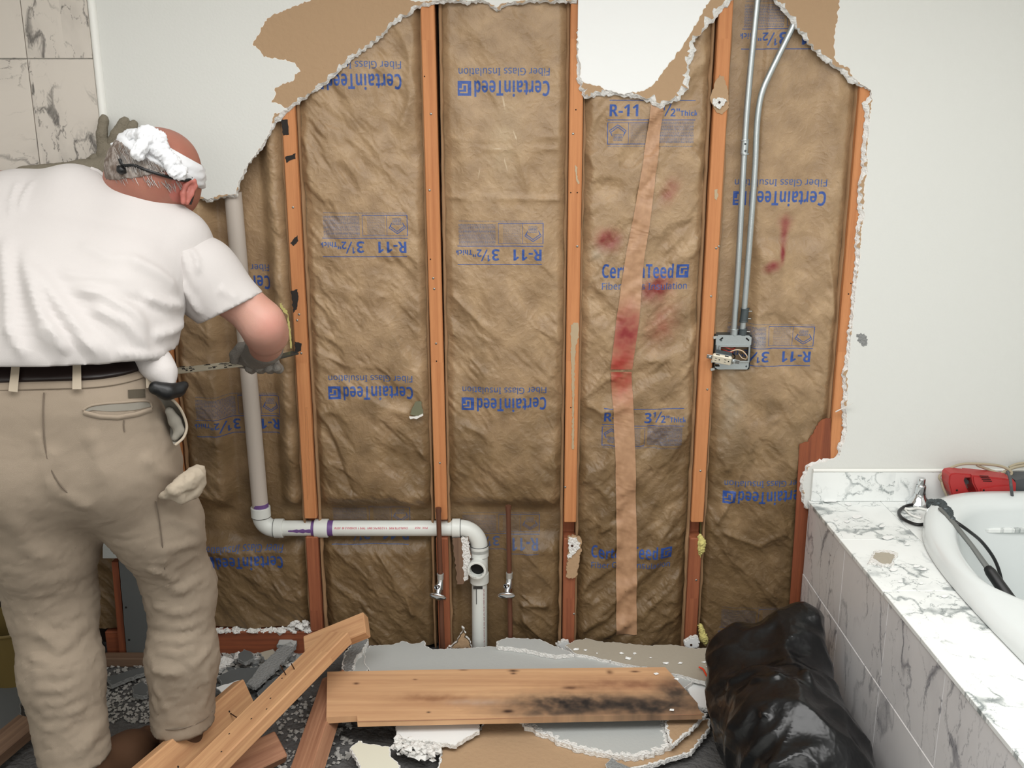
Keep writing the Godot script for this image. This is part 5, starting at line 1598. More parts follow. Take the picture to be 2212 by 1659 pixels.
	var kinds := ["long dark grey shard leaning behind the woodpile", "flat dark grey slab on the floor behind the shorter stud", "small grey slab at the sole plate's right end", "broken grey tile piece in front of the sole plate", "bright white paper-faced scrap near the right trouser cuff", "grey shard lying against the shorter stud's tip", "light grey flake under the sole plate", "dark slab under the long stud's nails"]
	var outl := [[530, 1478, 560, 1440, 605, 1398, 628, 1384, 640, 1396, 618, 1422, 590, 1450, 552, 1484], [470, 1462, 500, 1446, 560, 1440, 570, 1470, 520, 1490, 478, 1480], [598, 1392, 606, 1372, 640, 1384, 636, 1398], [515, 1412, 528, 1402, 546, 1408, 548, 1422, 528, 1430, 514, 1424], [464, 1484, 500, 1474, 518, 1468, 524, 1486, 500, 1506, 480, 1500], [556, 1496, 580, 1470, 610, 1456, 612, 1474, 580, 1510, 562, 1514], [560, 1410, 590, 1402, 600, 1414, 572, 1426], [596, 1474, 620, 1462, 650, 1470, 640, 1500, 604, 1508]]
	for i in kinds.size():
		var y: float = [0.06, 0.025, 0.06, 0.05, 0.05, 0.035, 0.05, 0.045][i]
		shard(kinds[i], outl[i], y, 0.010, [M.gypsum_grey, M.grey_board, M.board_grey, M.grey_board, M.primer, M.grey_board, M.board_beige, M.grey_board][i], 240 + i, 0.002, 0.01, 0.003, Vector3.ZERO, M.gypsum_grey)
	# floor between the worker's legs
	for q in [[[230, 1462, 310, 1440, 322, 1448, 240, 1480], "long grey lath lying on the floor between the worker's legs"], [[286, 1484, 310, 1470, 322, 1484, 318, 1502, 290, 1500], "pale rubble piece on the floor left of the right trouser leg"], [[-20, 1462, 40, 1450, 48, 1590, -30, 1600], "flat grey sheet on the floor at the left edge behind the left leg"]]:
		shard(q[1], q[0], 0.03, 0.012, M.grey_board, int(q[0][0]) + 300, 0.002, 0.01, 0.003, Vector3.ZERO, M.gypsum_grey)
	# chips large enough to pick out, then the dust of crumbs
	for q in [[1342, 1411, 9], [1357, 1422, 12], [1371, 1411, 7], [1405, 1421, 6], [1438, 1433, 13], [1470, 1432, 9], [1533, 1420, 14], [1522, 1430, 10], [1530, 1440, 14], [1318, 1427, 6], [1244, 1402, 12], [1264, 1404, 9], [1290, 1411, 5]]:
		var fl := thing("plaster_chip", "small white plaster chip lying on the beige drywall sheet", "debris", uy(q[0], q[1], 0.088), "white chips on the beige sheet")
		b = MB.new()
		lump(b, uy(q[0], q[1], 0.091), q[2] * 0.00075, int(q[0]), Vector3(1.3, 0.55, 0.8))
		part("chip", off(b, fl.position), M.primer, fl)
	b = MB.new()
	rng.seed = 88
	for i in 700:
		var u := rng.randf_range(455, 660)
		var v := 1408 + absf(rng.randfn(0, 1)) * 22
		lump(b, uy(u, v, 0.008), rng.randf_range(0.003, 0.012), i)
	for i in 420:
		lump(b, uy(rng.randf_range(210, 330), rng.randf_range(1428, 1560), 0.004), rng.randf_range(0.003, 0.009), i)
	for i in 320:
		lump(b, uy(rng.randf_range(600, 760), rng.randf_range(1480, 1659), 0.004), rng.randf_range(0.003, 0.010), i)
	var cr := part("rubble_crumbs", b, M.rubble, self)
	tag(cr, "scattered pale plaster crumbs on the floor along the sole plate and woodpile", "rubble")
	cr.set_meta("kind", "stuff")
	b = MB.new()
	for i in 200:
		lump(b, uy(rng.randf_range(470, 640), rng.randf_range(1420, 1520), 0.01), rng.randf_range(0.004, 0.016), i + 500, Vector3(1.2, 0.5, 1.0))
	rng.seed = 321
	for i in 34:
		var ch := thing("plaster_chunk", "loose pale plaster chunk on the floor between the sole plate and the woodpile", "debris", uy(rng.randf_range(462, 650), 1424 + absf(rng.randfn(0, 1)) * 20, 0.0), "plaster chunks by the sole plate")
		var cb := MB.new()
		lump(cb, Vector3(0, 0.012, 0), rng.randf_range(0.012, 0.026), i + 900, Vector3(1.2, 0.7, 1.0))
		part("chunk", cb, M.gypsum if i % 3 else M.gypsum_grey, ch)
	cr = part("dark_rubble", b, M.grey_board, self)
	tag(cr, "dark grey mortar rubble behind the woodpile", "rubble")
	cr.set_meta("kind", "stuff")
	# a bitten end of orange cable
	o = thing("cable_end", "short orange cable end on the beige drywall sheet beside the bag", "cable", uy(1520, 1450, 0.088))
	b = MB.new()
	tube(b, curve(path3([[1510, 1441, 0.098], [1519, 1446, 0.097], [1524, 1455, 0.094], [1530, 1464, 0.094], [1540, 1473, 0.092]]), 5), 0.0028, 8)
	part("sheath", off(b, o.position), M.orange_wire, o)
	# yellow wool hanging from the slits beside the right-hand stud
	o = thing("wool_tuft", "tuft of yellow glass wool poking out beside the stud near the bag", "insulation", uz(1512, 1185, ZS))
	b = MB.new()
	var f := Flesh.new()
	f.k = 0.012
	f.chain([uz(1512, 1158, ZS - 0.004), 0.006, uz(1516, 1172, ZS), 0.010, uz(1515, 1186, ZS), 0.009, uz(1511, 1202, ZS - 0.004), 0.004])
	f.chain([uz(1513, 1352, ZS), 0.008, uz(1520, 1378, ZS + 0.01), 0.011, uz(1524, 1388, ZS + 0.012), 0.008])
	f.net(b, 0.003)
	var N := normals(b)
	var ns := noise(15, 160.0, 3)
	for i in b.V.size(): b.V[i] += N[i] * 0.006 * ns.get_noise_3dv(b.V[i])
	part("wool", off(b, o.position), M.yellow_wool, o)
	o = thing("wool_scrap", "pale yellow paper scrap sticking out behind the worker's elbow", "insulation", uz(612, 662, ZS))
	b = MB.new()
	slab(b, jag(line_z([605, 655, 609, 654, 614, 664, 622, 672, 622, 678, 614, 675, 609, 668], ZS), 0.004, 0.002, 44, true), ZS + 0.006, ZS + 0.0045)
	slab(b, jag(line_z([622, 676, 627, 700, 630, 730, 631, 752, 628, 752, 626, 726, 621, 690], ZS), 0.004, 0.001, 45, true), ZS + 0.004, ZS + 0.002)
	part("scrap", off(b, o.position), M.yellow_wool, o)
	o = thing("wood_block", "pale rough wood block behind the drain tee, right of the left copper riser", "timber", uz(993, 1262, ZS))
	b = MB.new()
	slab(b, jag(line_z([977, 1164, 1012, 1160, 1016, 1200, 1012, 1252, 1000, 1260, 988, 1262], ZS + 0.004), 0.008, 0.003, 66, true), ZS + 0.004, ZS - 0.002)
	part("timber", off(b, o.position), M.timber_dull, o)
	b = MB.new()
	slab(b, jag(line_z([996, 1162, 1012, 1160, 1016, 1200, 1012, 1250, 1002, 1256, 1000, 1200], ZS + 0.005), 0.006, 0.003, 67, true), ZS + 0.0062, ZS + 0.0038)
	part("plaster_smear", off(b, o.position), M.gypsum, o, "white plaster smear")
	# what is left of the cupboard at the far left
	o = thing("grey_backer_panel", "narrow dark grey backer panel standing between the worker's legs at the wall", "panel", uz(288, 1425, ZS + 0.02))
	b = MB.new()
	slab(b, jag(line_z([256, 1206, 340, 1206, 345, 1426, 275, 1426], ZS + 0.02), 0.02, 0.001, 48, true), ZS + 0.02, ZS + 0.006)
	part("panel", off(b, o.position), M.grey_board, o)
	for q in [[272, 1312], [279, 1382]]: nail(o, uz(q[0], q[1], ZS + 0.0205) - o.position, 0.0035, M.hole, "nail_hole")
	b = MB.new()
	slab(b, line_z([241, 1214, 255, 1214, 274, 1424, 259, 1424], ZS + 0.012), ZS + 0.012, ZS - 0.04)
	part("batten", off(b, o.position), M.stud_red, o, "dark red batten")
	o = thing("white_shelf_board", "pale board hanging above the grey backer panel between the worker's legs", "board", uz(270, 1200, ZS + 0.03))
	b = MB.new()
	slab(b, line_z([222, 1090, 345, 1090, 345, 1206, 222, 1206], ZS + 0.035), ZS + 0.035, ZS + 0.022)
	part("panel", off(b, o.position), M.board_grey, o)
	o = thing("floor_batten", "dark batten on the floor below the grey backer panel", "timber", uz(270, 1418, ZS + 0.05))
	b = MB.new()
	box(b, Vector3(0.5, 0.03, 0.04), Transform3D(Basis(), Vector3(-1.34, 0.015, ZS + 0.045)), 0.002)
	part("timber", off(b, o.position), M.timber_dull, o)
	o = thing("yellow_bucket", "dull yellow plastic tub half hidden behind the left trouser leg", "bucket", Vector3(-1.52, 0.0, -2.62))
	b = MB.new()
	lathe(b, [Vector2(0.0, 0.001), Vector2(0.088, 0.001), Vector2(0.09, 0.004), Vector2(0.105, 0.20), Vector2(0.110, 0.20), Vector2(0.110, 0.21), Vector2(0.102, 0.21), Vector2(0.086, 0.01), Vector2(0, 0.01)], Transform3D.IDENTITY, 28)
	part("shell", b, M.yellow_plastic, o)

# ---------------------------------------------------------------- rubbish bag
func rubbish_bag() -> void:
	var o := thing("rubbish_bag", "glossy black plastic rubbish bag slumped against the tub's marble side", "bag", Vector3(0.70, 0, -2.15))
	var f := Flesh.new()
	f.k = 0.10
	f.bone(Vector3(0.705, 0.15, -2.10), 0.142, Vector3(0.715, 0.13, -1.92), 0.145)
	f.bone(Vector3(0.665, 0.15, -2.25), 0.13, Vector3(0.70, 0.15, -2.05), 0.16)
	f.bone(Vector3(0.665, 0.225, -2.32), 0.078, Vector3(0.775, 0.235, -2.30), 0.075)
	f.bone(Vector3(0.785, 0.315, -2.37), 0.038, Vector3(0.66, 0.25, -2.38), 0.045)
	f.bone(Vector3(0.815, 0.335, -2.37), 0.024, Vector3(0.80, 0.25, -2.33), 0.06)
	f.bone(Vector3(0.615, 0.245, -2.41), 0.020, Vector3(0.64, 0.21, -2.38), 0.05)
	f.cuts = [[Vector3(0, 0.004, 0), Vector3.DOWN], [Vector3(0.906, 0, 0), Vector3.RIGHT]]
	var b := MB.new()
	f.net(b, 0.0065)
	var N := normals(b)
	var r1 := noise(301, 2.8, 2, FastNoiseLite.TYPE_SIMPLEX_SMOOTH, FastNoiseLite.FRACTAL_RIDGED)
	var r2 := noise(302, 8.0, 1, FastNoiseLite.TYPE_SIMPLEX_SMOOTH, FastNoiseLite.FRACTAL_RIDGED)
	for i in b.V.size():
		var p := b.V[i]
		var q := Vector3(p.x, p.y * 0.6, p.z)
		if p.y > 0.012 and p.x < 0.895:
			b.V[i] = p + N[i] * (0.028 * r1.get_noise_3dv(q) + 0.005 * r2.get_noise_3dv(p) - 0.012)
			b.V[i].x = minf(b.V[i].x, 0.908)
	N = normals(b)
	folds(b, [[[uz(1688, 1410, -2.15), uz(1735, 1440, -2.12), uz(1752, 1500, -2.06), uz(1776, 1562, -2.0)], 0.018, 0.012], [[uz(1565, 1490, -2.2), uz(1620, 1455, -2.18), uz(1688, 1412, -2.15)], 0.016, 0.012], [[uz(1600, 1460, -2.15), uz(1660, 1475, -2.1), uz(1700, 1450, -2.1)], 0.012, 0.010], [[uz(1640, 1600, -2.0), uz(1690, 1580, -2.0), uz(1650, 1540, -2.0), uz(1600, 1500, -2.05)], 0.012, 0.010]], N)
	part("plastic_skin", off(b, o.position), M.bag, o)

# ---------------------------------------------------------------- the worker
func cast(f: Flesh, u: float, v: float, lift := 0.0) -> Vector3:           # where a sight line meets a body, lifted off its skin
	var d := ray(u, v).normalized()
	var t := 1.5
	var best := 9.0
	var bt := 1.5
	for i in 60:
		var s := f.at(EYE + d * t) - lift
		if s < best:
			best = s
			bt = t
		if s < 0.0006: break
		t += maxf(s * 0.8, 0.0008)
		if t > 3.2: break
	var p := EYE + d * bt
	if best > 0.001:                                                       # beside the body: slide to its edge
		var e := 0.002
		var g := Vector3(f.at(p + Vector3(e, 0, 0)) - f.at(p - Vector3(e, 0, 0)), f.at(p + Vector3(0, e, 0)) - f.at(p - Vector3(0, e, 0)), f.at(p + Vector3(0, 0, e)) - f.at(p - Vector3(0, 0, e))).normalized()
		p -= g * best
	return p
func on(f: Flesh, list: Array, lift := 0.0) -> Array:
	var o := []
	for i in range(0, list.size(), 2): o.append(cast(f, list[i], list[i + 1], lift))
	return o
func strip(b: MB, f: Flesh, mid: Array, half: Array, lift: float, rows := 24, puff := 0.0) -> void:   # cloth laid along a body
	var n := mid.size() / 2 - 1
	var W := 6
	for j in rows + 1:
		var t := float(j) / rows * n
		var i := mini(int(t), n - 1)
		var q := t - i
		var a := Vector2(mid[i * 2], mid[i * 2 + 1])
		var c := Vector2(mid[i * 2 + 2], mid[i * 2 + 3])
		var p := a.lerp(c, q)
		var d := (c - a).normalized()
		var w := lerpf(half[i], half[i + 1], q)
		for k in W + 1:
			var s := k / (W * 0.5) - 1.0
			var e := p + Vector2(-d.y, d.x) * s * w
			b.vert(cast(f, e.x, e.y, lift + puff * (1.0 - s * s)))
	for j in rows:
		for k in W:
			var q := j * (W + 1) + k
			b.quad(q, q + 1, q + W + 2, q + W + 1)
func tint(b: MB, f: Callable) -> void:
	for i in b.V.size(): b.C[i] = f.call(b.V[i])
func ringband(b: MB, f: Flesh, c: Vector3, n: Vector3, wide: float, lift: float, count: int, ripple := 0.0) -> void:
	n = n.normalized()
	var x := n.cross(Vector3.BACK if absf(n.z) < 0.9 else Vector3.RIGHT).normalized()
	var y := n.cross(x)
	var W := 8
	var ns := noise(77, 1.0, 2)
	for j in count:
		var a := TAU * j / count
		var d := x * cos(a) + y * sin(a)
		for k in W + 1:
			var s := k / (W * 0.5) - 1.0
			var from := c + n * (s * wide)
			var t := 0.5
			for it in 40:
				var h := f.at(from + d * t)
				if h < 0.0006: break
				t -= h * 0.85
				if t < 0.0: break
			var up := lift * sqrt(maxf(0.0, 1.0 - pow(absf(s), 3.0))) + ripple * (0.5 + 0.5 * sin(s * 8.0 + 5.0 * ns.get_noise_2d(cos(a) * 1.5 + 3.0, sin(a) * 1.5)))
			b.vert(from + d * (t + up))
	for j in count:
		var j2 := (j + 1) % count
		for k in W:
			b.quad(j * (W + 1) + k, j2 * (W + 1) + k, j2 * (W + 1) + k + 1, j * (W + 1) + k + 1)
func P(u: float, v: float, z: float) -> Vector3: return uz(u, v, z)
func fl(list: Array, h: float, w: float, f: Flesh) -> Array: return [on(f, list), h, w]

func worker() -> void:
	var o := thing("person", "worker seen from behind in white t-shirt, khaki trousers and white headcloth, prying a stud", "person", Vector3(-0.95, 0, -2.1))
	var put := func(called: String, b: MB, m: Material, label := "") -> MeshInstance3D: return part(called, off(b, o.position), m, o, label)
	# ---- clothes as bodies first, so that trimmings can be laid on them
	var sh := Flesh.new()
	sh.k = 0.06
	sh.bone(P(-60, 486, -2.27), 0.085, P(70, 468, -2.30), 0.092)
	sh.bone(P(70, 468, -2.30), 0.092, P(160, 462, -2.31), 0.090)
	sh.bone(P(160, 462, -2.31), 0.088, P(385, 562, -2.28), 0.085)
	sh.bone(P(-40, 560, -2.20), 0.13, P(285, 580, -2.21), 0.115)
	sh.bone(P(-20, 660, -2.13), 0.135, P(262, 660, -2.15), 0.135)
	sh.bone(P(-10, 770, -2.08), 0.126, P(245, 765, -2.10), 0.126)
	sh.bone(P(30, 470, -2.28), 0.09, P(20, 760, -2.08), 0.12)
	sh.bone(P(270, 540, -2.25), 0.09, P(220, 760, -2.10), 0.12)
	sh.bone(P(150, 500, -2.26), 0.09, P(120, 760, -2.07), 0.125)
	sh.bone(P(165, 428, -2.275), 0.068, P(300, 464, -2.265), 0.062)
	sh.bone(P(300, 464, -2.265), 0.062, P(392, 508, -2.265), 0.058)
	sh.cuts = [[P(120, 791, -1.95), Vector3(0, -1, 0)]]
	var sl := Flesh.new()                                                  # the right sleeve
	sl.k = 0.05
	sl.bone(P(345, 556, -2.28), 0.074, P(432, 594, -2.27), 0.083)
	sl.bone(P(432, 594, -2.27), 0.083, P(554, 722, -2.26), 0.081)
	var sd := (P(540, 722, -2.26) - P(430, 585, -2.27)).normalized()
	sl.cuts = [[P(509, 663, -2.18), Vector3(0.43, -0.90, 0.0).normalized()]]
	var tr := Flesh.new()
	tr.k = 0.05
	tr.bone(P(-30, 870, -2.08), 0.140, P(225, 870, -2.10), 0.138)
	tr.bone(P(-20, 985, -2.07), 0.150, P(245, 985, -2.10), 0.142)
	tr.bone(P(250, 1020, -2.11), 0.135, P(336, 1130, -2.15), 0.102)
	tr.bone(P(336, 1130, -2.15), 0.100, P(390, 1270, -2.20), 0.077)
	tr.bone(P(390, 1270, -2.20), 0.077, P(394, 1420, -2.17), 0.079)
	tr.bone(P(394, 1420, -2.17), 0.079, P(395, 1612, -2.16), 0.078)
	tr.bone(P(60, 1030, -2.08), 0.148, P(92, 1170, -2.11), 0.118)
	tr.bone(P(92, 1170, -2.11), 0.116, P(114, 1300, -2.13), 0.095)
	tr.bone(P(114, 1300, -2.13), 0.094, P(134, 1450, -2.08), 0.088)
	tr.bone(P(134, 1450, -2.08), 0.088, P(166, 1665, -2.02), 0.082)
	var cuffn := Vector3(0.05, -1, 0.10).normalized()
	tr.cuts = [[P(120, 828, -1.95), Vector3.UP], [Vector3(0, 0.155, -2.1), Vector3(0, -1, 0.0)]]
	tr.hollows = [[P(395, 1612, -2.16) + Vector3(0, -0.06, 0), P(395, 1590, -2.16) + Vector3(0, 0.04, 0), 0.062, 0.058], [P(166, 1665, -2.02) + Vector3(0, -0.06, 0), P(164, 1650, -2.025) + Vector3(0, 0.02, 0), 0.062, 0.058]]
	# ---- head and body: one continuous skin
	var hd := Flesh.new()
	hd.k = 0.045
	hd.bone(P(322, 376, -2.28), 0.092, P(346, 374, -2.32), 0.087)
	hd.bone(P(346, 362, -2.30), 0.087, P(368, 388, -2.38), 0.058)
	hd.bone(P(372, 412, -2.35), 0.043, P(386, 420, -2.43), 0.034)           # jaw and chin
	hd.bone(P(390, 390, -2.44), 0.020, P(398, 400, -2.475), 0.013)          # nose
	hd.bone(P(380, 372, -2.43), 0.022, P(394, 378, -2.43), 0.018)           # brow
	hd.bone(P(378, 426, -2.325), 0.040, P(330, 425, -2.30), 0.058)
	hd.bone(P(285, 440, -2.30), 0.066, P(320, 395, -2.30), 0.074)
	hd.bone(P(240, 480, -2.30), 0.060, P(290, 430, -2.30), 0.064)
	var bd := Flesh.new()
	bd.k = 0.06
	bd.chain([P(285, 450, -2.25), 0.060, P(200, 540, -2.25), 0.09, P(130, 700, -2.11), 0.09, P(120, 860, -2.09), 0.11])
	bd.bone(P(20, 490, -2.27), 0.06, P(360, 560, -2.27), 0.055)
	bd.chain([P(260, 1000, -2.11), 0.09, P(386, 1280, -2.20), 0.055, P(395, 1580, -2.16), 0.042])
	bd.chain([P(60, 1000, -2.09), 0.09, P(116, 1300, -2.13), 0.06, P(168, 1630, -2.02), 0.042])
	bd.chain([P(-60, 490, -2.28), 0.055, P(-190, 420, -2.40), 0.045, P(-60, 408, -2.53), 0.040, P(214, 376, -2.68), 0.030])
	var arm := Flesh.new()
	arm.k = 0.035
	arm.chain([P(380, 540, -2.27), 0.055, P(470, 610, -2.265), 0.058, P(562, 690, -2.265), 0.050])
	arm.chain([P(570, 708, -2.265), 0.047, P(576, 722, -2.30), 0.045, P(574, 745, -2.42), 0.036, P(566, 765, -2.50), 0.029])
	var sb := MB.new()
	bd.net(sb, 0.012)
	hd.net(sb, 0.0045)
	arm.net(sb, 0.006)
	var ear := Flesh.new()
	ear.k = 0.006
	var ez := -2.238
	ear.chain([P(396, 436, ez), 0.0062, P(395, 418, ez), 0.006, P(399, 402, ez - 0.004), 0.0058, P(408, 392, ez - 0.012), 0.0052, P(419, 391, ez - 0.022), 0.005, P(422, 402, ez - 0.026), 0.0048, P(414, 420, ez - 0.02), 0.0045, P(404, 438, ez - 0.012), 0.0058])
	ear.chain([P(402, 425, ez - 0.012), 0.006, P(410, 402, ez - 0.02), 0.005])
	ear.net(sb, 0.0028)
	var sk := noise(401, 9.0, 3)
	var elbow := P(590, 700, -2.22)
	var earc := P(409, 413, ez)
	tint(sb, func(p: Vector3) -> Color:
		var n := sk.get_noise_3dv(p)
		var c := Color(0.54, 0.305, 0.24).lerp(Color(0.49, 0.25, 0.19), 0.5 + 0.9 * n)
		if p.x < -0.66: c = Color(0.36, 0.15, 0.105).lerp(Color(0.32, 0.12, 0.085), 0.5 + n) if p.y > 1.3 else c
		if p.distance_to(earc) < 0.045 and p.z > -2.285: c = Color(0.46, 0.15, 0.12)
		var e := exp(-pow((p - elbow).length() / 0.035, 2.0))
		return c.lerp(Color(0.58, 0.22, 0.18), e * 0.45))
	put.call("body", sb, M.skin, "ruddy skin of neck, ear and right arm")
	# ---- hair between strap and headcloth
	var hr := Flesh.new()
	hr.k = hd.k
	hr.A = hd.A.slice(0, 2); hr.D = hd.D.slice(0, 2); hr.L = hd.L.slice(0, 2); hr.S = hd.S.slice(0, 2)
	for r in hd.R.slice(0, 2): hr.R.append(r + 0.0045)
	var upn := Vector3(0.52, 0.80, -0.28).normalized()
	hr.cuts = [[cast(hd, 325, 377), Vector3(0.16, -0.97, -0.16).normalized()], [cast(hd, 372, 343), upn]]
	var hb := MB.new()
	hr.net(hb, 0.004)
	var hn := noise(403, 60.0, 3)
	var N := normals(hb)
	for i in hb.V.size():
		var p := hb.V[i]
		hb.V[i] = p + N[i] * 0.003 * hn.get_noise_3d(p.x * 1.2, p.y * 0.4, p.z)
		hb.C[i] = Color(0.13, 0.095, 0.075).lerp(Color(0.36, 0.32, 0.29), clampf(0.35 + 1.6 * hn.get_noise_3d(p.x * 1.6 + p.y, p.y * 0.35, p.z) + (0.25 if p.x > -0.87 else -0.1), 0.0, 1.0))
	put.call("hair", hb, M.hair, "short grey-brown hair")
	hb = MB.new()
	rng.seed = 71
	for i in 260:                                                          # loose short strands over the cap and on the nape
		var u := rng.randf_range(246, 398)
		var v := rng.randf_range(318, 372) + (u - 320) * 0.14
		if i > 200: v = rng.randf_range(376, 398) + (u - 320) * 0.14
		var g := rng.randf_range(0.18, 0.55)
		hb.col = Color(g, g * 0.93, g * 0.88)
		var p := cast(hr if i < 200 else hd, u, v, 0.0005)
		var p2 := cast(hr if i < 200 else hd, u + rng.randf_range(3, 9), v + rng.randf_range(8, 16), 0.0035)
		tube(hb, [p, p.lerp(p2, 0.5) + Vector3(0, 0, 0.001), p2], [0.0007, 0.0007, 0.0002], 4, false)
	put.call("strands", hb, M.hair, "grey strands").set_meta("kind", "stuff")
	# ---- headcloth
	var band := MB.new()
	var k3 := cast(hd, 318, 316)
	var m3 := cast(hd, 378, 350)
	var c3 := P(344, 330, -2.33)
	ringband(band, hd, c3, Vector3(0.48, 0.82, -0.16), 0.025, 0.007, 96, 0.0045)
	put.call("headcloth", band, M.cotton, "white cloth tied round the head")
	var knot := Flesh.new()
	knot.k = 0.014
	knot.chain([P(268, 304, -2.255), 0.0080, P(292, 296, -2.225), 0.0128, P(318, 292, -2.20), 0.0168, P(340, 300, -2.205), 0.0160, P(350, 314, -2.21), 0.0112])
	knot.chain([P(318, 300, -2.185), 0.0112, P(306, 318, -2.17), 0.0104, P(296, 332, -2.165), 0.0088, P(303, 340, -2.165), 0.0048])
	knot.chain([P(322, 318, -2.20), 0.0096, P(345, 326, -2.20), 0.0136, P(372, 350, -2.205), 0.0176])
	knot.bone(P(243, 312, -2.27), 0.0032, P(290, 312, -2.235), 0.0064)
	knot.chain([P(366, 362, -2.20), 0.0064, P(378, 374, -2.195), 0.0080, P(390, 376, -2.205), 0.0088, P(397, 366, -2.215), 0.0064])
	var kb := MB.new()
	knot.net(kb, 0.0035)
	N = normals(kb)
	var kn := noise(405, 55.0, 2, FastNoiseLite.TYPE_SIMPLEX_SMOOTH, FastNoiseLite.FRACTAL_RIDGED)
	for i in kb.V.size(): kb.V[i] += N[i] * 0.0045 * kn.get_noise_3d(kb.V[i].x * 0.7 + kb.V[i].y * 0.7, (kb.V[i].y - kb.V[i].x) * 1.3, kb.V[i].z)
	put.call("headcloth_knot", kb, M.cotton, "knotted ends of the white cloth")
	# ---- spectacle cord
	var cb := MB.new()
	tube(cb, curve(on(hd, [258, 344, 266, 357, 288, 357, 312, 366, 342, 376, 375, 385, 400, 390, 414, 384], 0.006), 5), 0.0036, 8)
	var tip := on(hd, [266, 362, 258, 372], 0.012)
	tube(cb, [tip[0], tip[0].lerp(tip[1], 0.4), tip[1]], [0.007, 0.0125, 0.008], 12)
	tube(cb, curve([P(417, 396, -2.26), P(420, 408, -2.27), P(417, 424, -2.275), P(411, 442, -2.27)], 5), 0.0026, 8)
	put.call("spectacle_cord", cb, M.black_plastic, "black spectacle cord with a bead")
	# ---- shirt
	var b := MB.new()
	sh.net(b, 0.0085)
	var torso_end := b.V.size()
	N = normals(b)
	folds(b, [fl([10, 500, 22, 640, 30, 780], 0.016, 0.016, sh), fl([50, 520, 75, 650, 100, 720, 150, 785], 0.018, 0.017, sh), fl([60, 560, 130, 660, 190, 740, 250, 790], 0.020, 0.018, sh), fl([140, 620, 230, 640, 290, 680, 330, 740], 0.016, 0.015, sh), fl([190, 660, 270, 700, 330, 770], 0.015, 0.014, sh), fl([270, 560, 340, 590, 390, 640], 0.012, 0.016, sh), fl([300, 640, 360, 660, 400, 660], 0.013, 0.012, sh), fl([320, 730, 370, 715, 400, 690], 0.013, 0.012, sh), fl([40, 385, 25, 430, 22, 480], 0.006, 0.006, sh), fl([75, 385, 48, 430, 40, 470], 0.006, 0.006, sh), fl([110, 700, 150, 770], 0.012, 0.010, sh), fl([20, 700, 60, 780], 0.012, 0.010, sh), fl([200, 640, 300, 650, 370, 690], -0.008, 0.012, sh), fl([240, 760, 320, 770, 370, 760], 0.010, 0.010, sh), fl([120, 590, 200, 600, 300, 610], 0.006, 0.012, sh), fl([160, 520, 240, 560, 320, 560], 0.005, 0.014, sh), fl([70, 600, 100, 690, 170, 780], 0.012, 0.011, sh)], N)
	put.call("t_shirt", b, M.shirt, "white short-sleeved t-shirt")
	b = MB.new()
	sl.net(b, 0.006)
	N = normals(b)
	folds(b, [fl([392, 520, 400, 560, 430, 640], 0.010, 0.010, sl), fl([410, 535, 425, 560, 430, 600], 0.008, 0.008, sl), fl([386, 600, 410, 640, 440, 690], 0.010, 0.009, sl), fl([470, 620, 520, 650], 0.005, 0.012, sl)], N)
	put.call("sleeve", b, M.shirt, "short sleeve over the right upper arm")
	b = MB.new()
	var ls := Flesh.new()
	ls.k = 0.05
	ls.bone(P(-40, 492, -2.27), 0.078, P(-75, 470, -2.30), 0.082)
	ls.bone(P(-75, 470, -2.30), 0.082, P(-190, 420, -2.40), 0.074)
	ls.cuts = [[P(-150, 437, -2.365), (P(-190, 420, -2.40) - P(-75, 470, -2.30)).normalized()]]
	ls.net(b, 0.007)
	put.call("sleeve", b, M.shirt, "short sleeve over the left upper arm")
	b = MB.new()
	var col := on(sh, [196, 364, 212, 370, 226, 381, 242, 392, 262, 396, 285, 396, 305, 400], 0.001)
	tube(b, curve(col, 5), 0.0045, 8)
	put.call("collar", b, M.shirt, "ribbed collar")
	b = MB.new()
	var tail := Flesh.new()
	tail.k = 0.03
	tail.chain([P(312, 756, -2.115), 0.042, P(338, 788, -2.075), 0.031, P(355, 808, -2.06), 0.021, P(366, 832, -2.05), 0.009])
	tail.net(b, 0.004)
	put.call("shirt_tail", b, M.shirt, "pulled-out shirt tail")
	# ---- trousers
	b = MB.new()
	tr.net(b, 0.0085)
	N = normals(b)
	var F := []
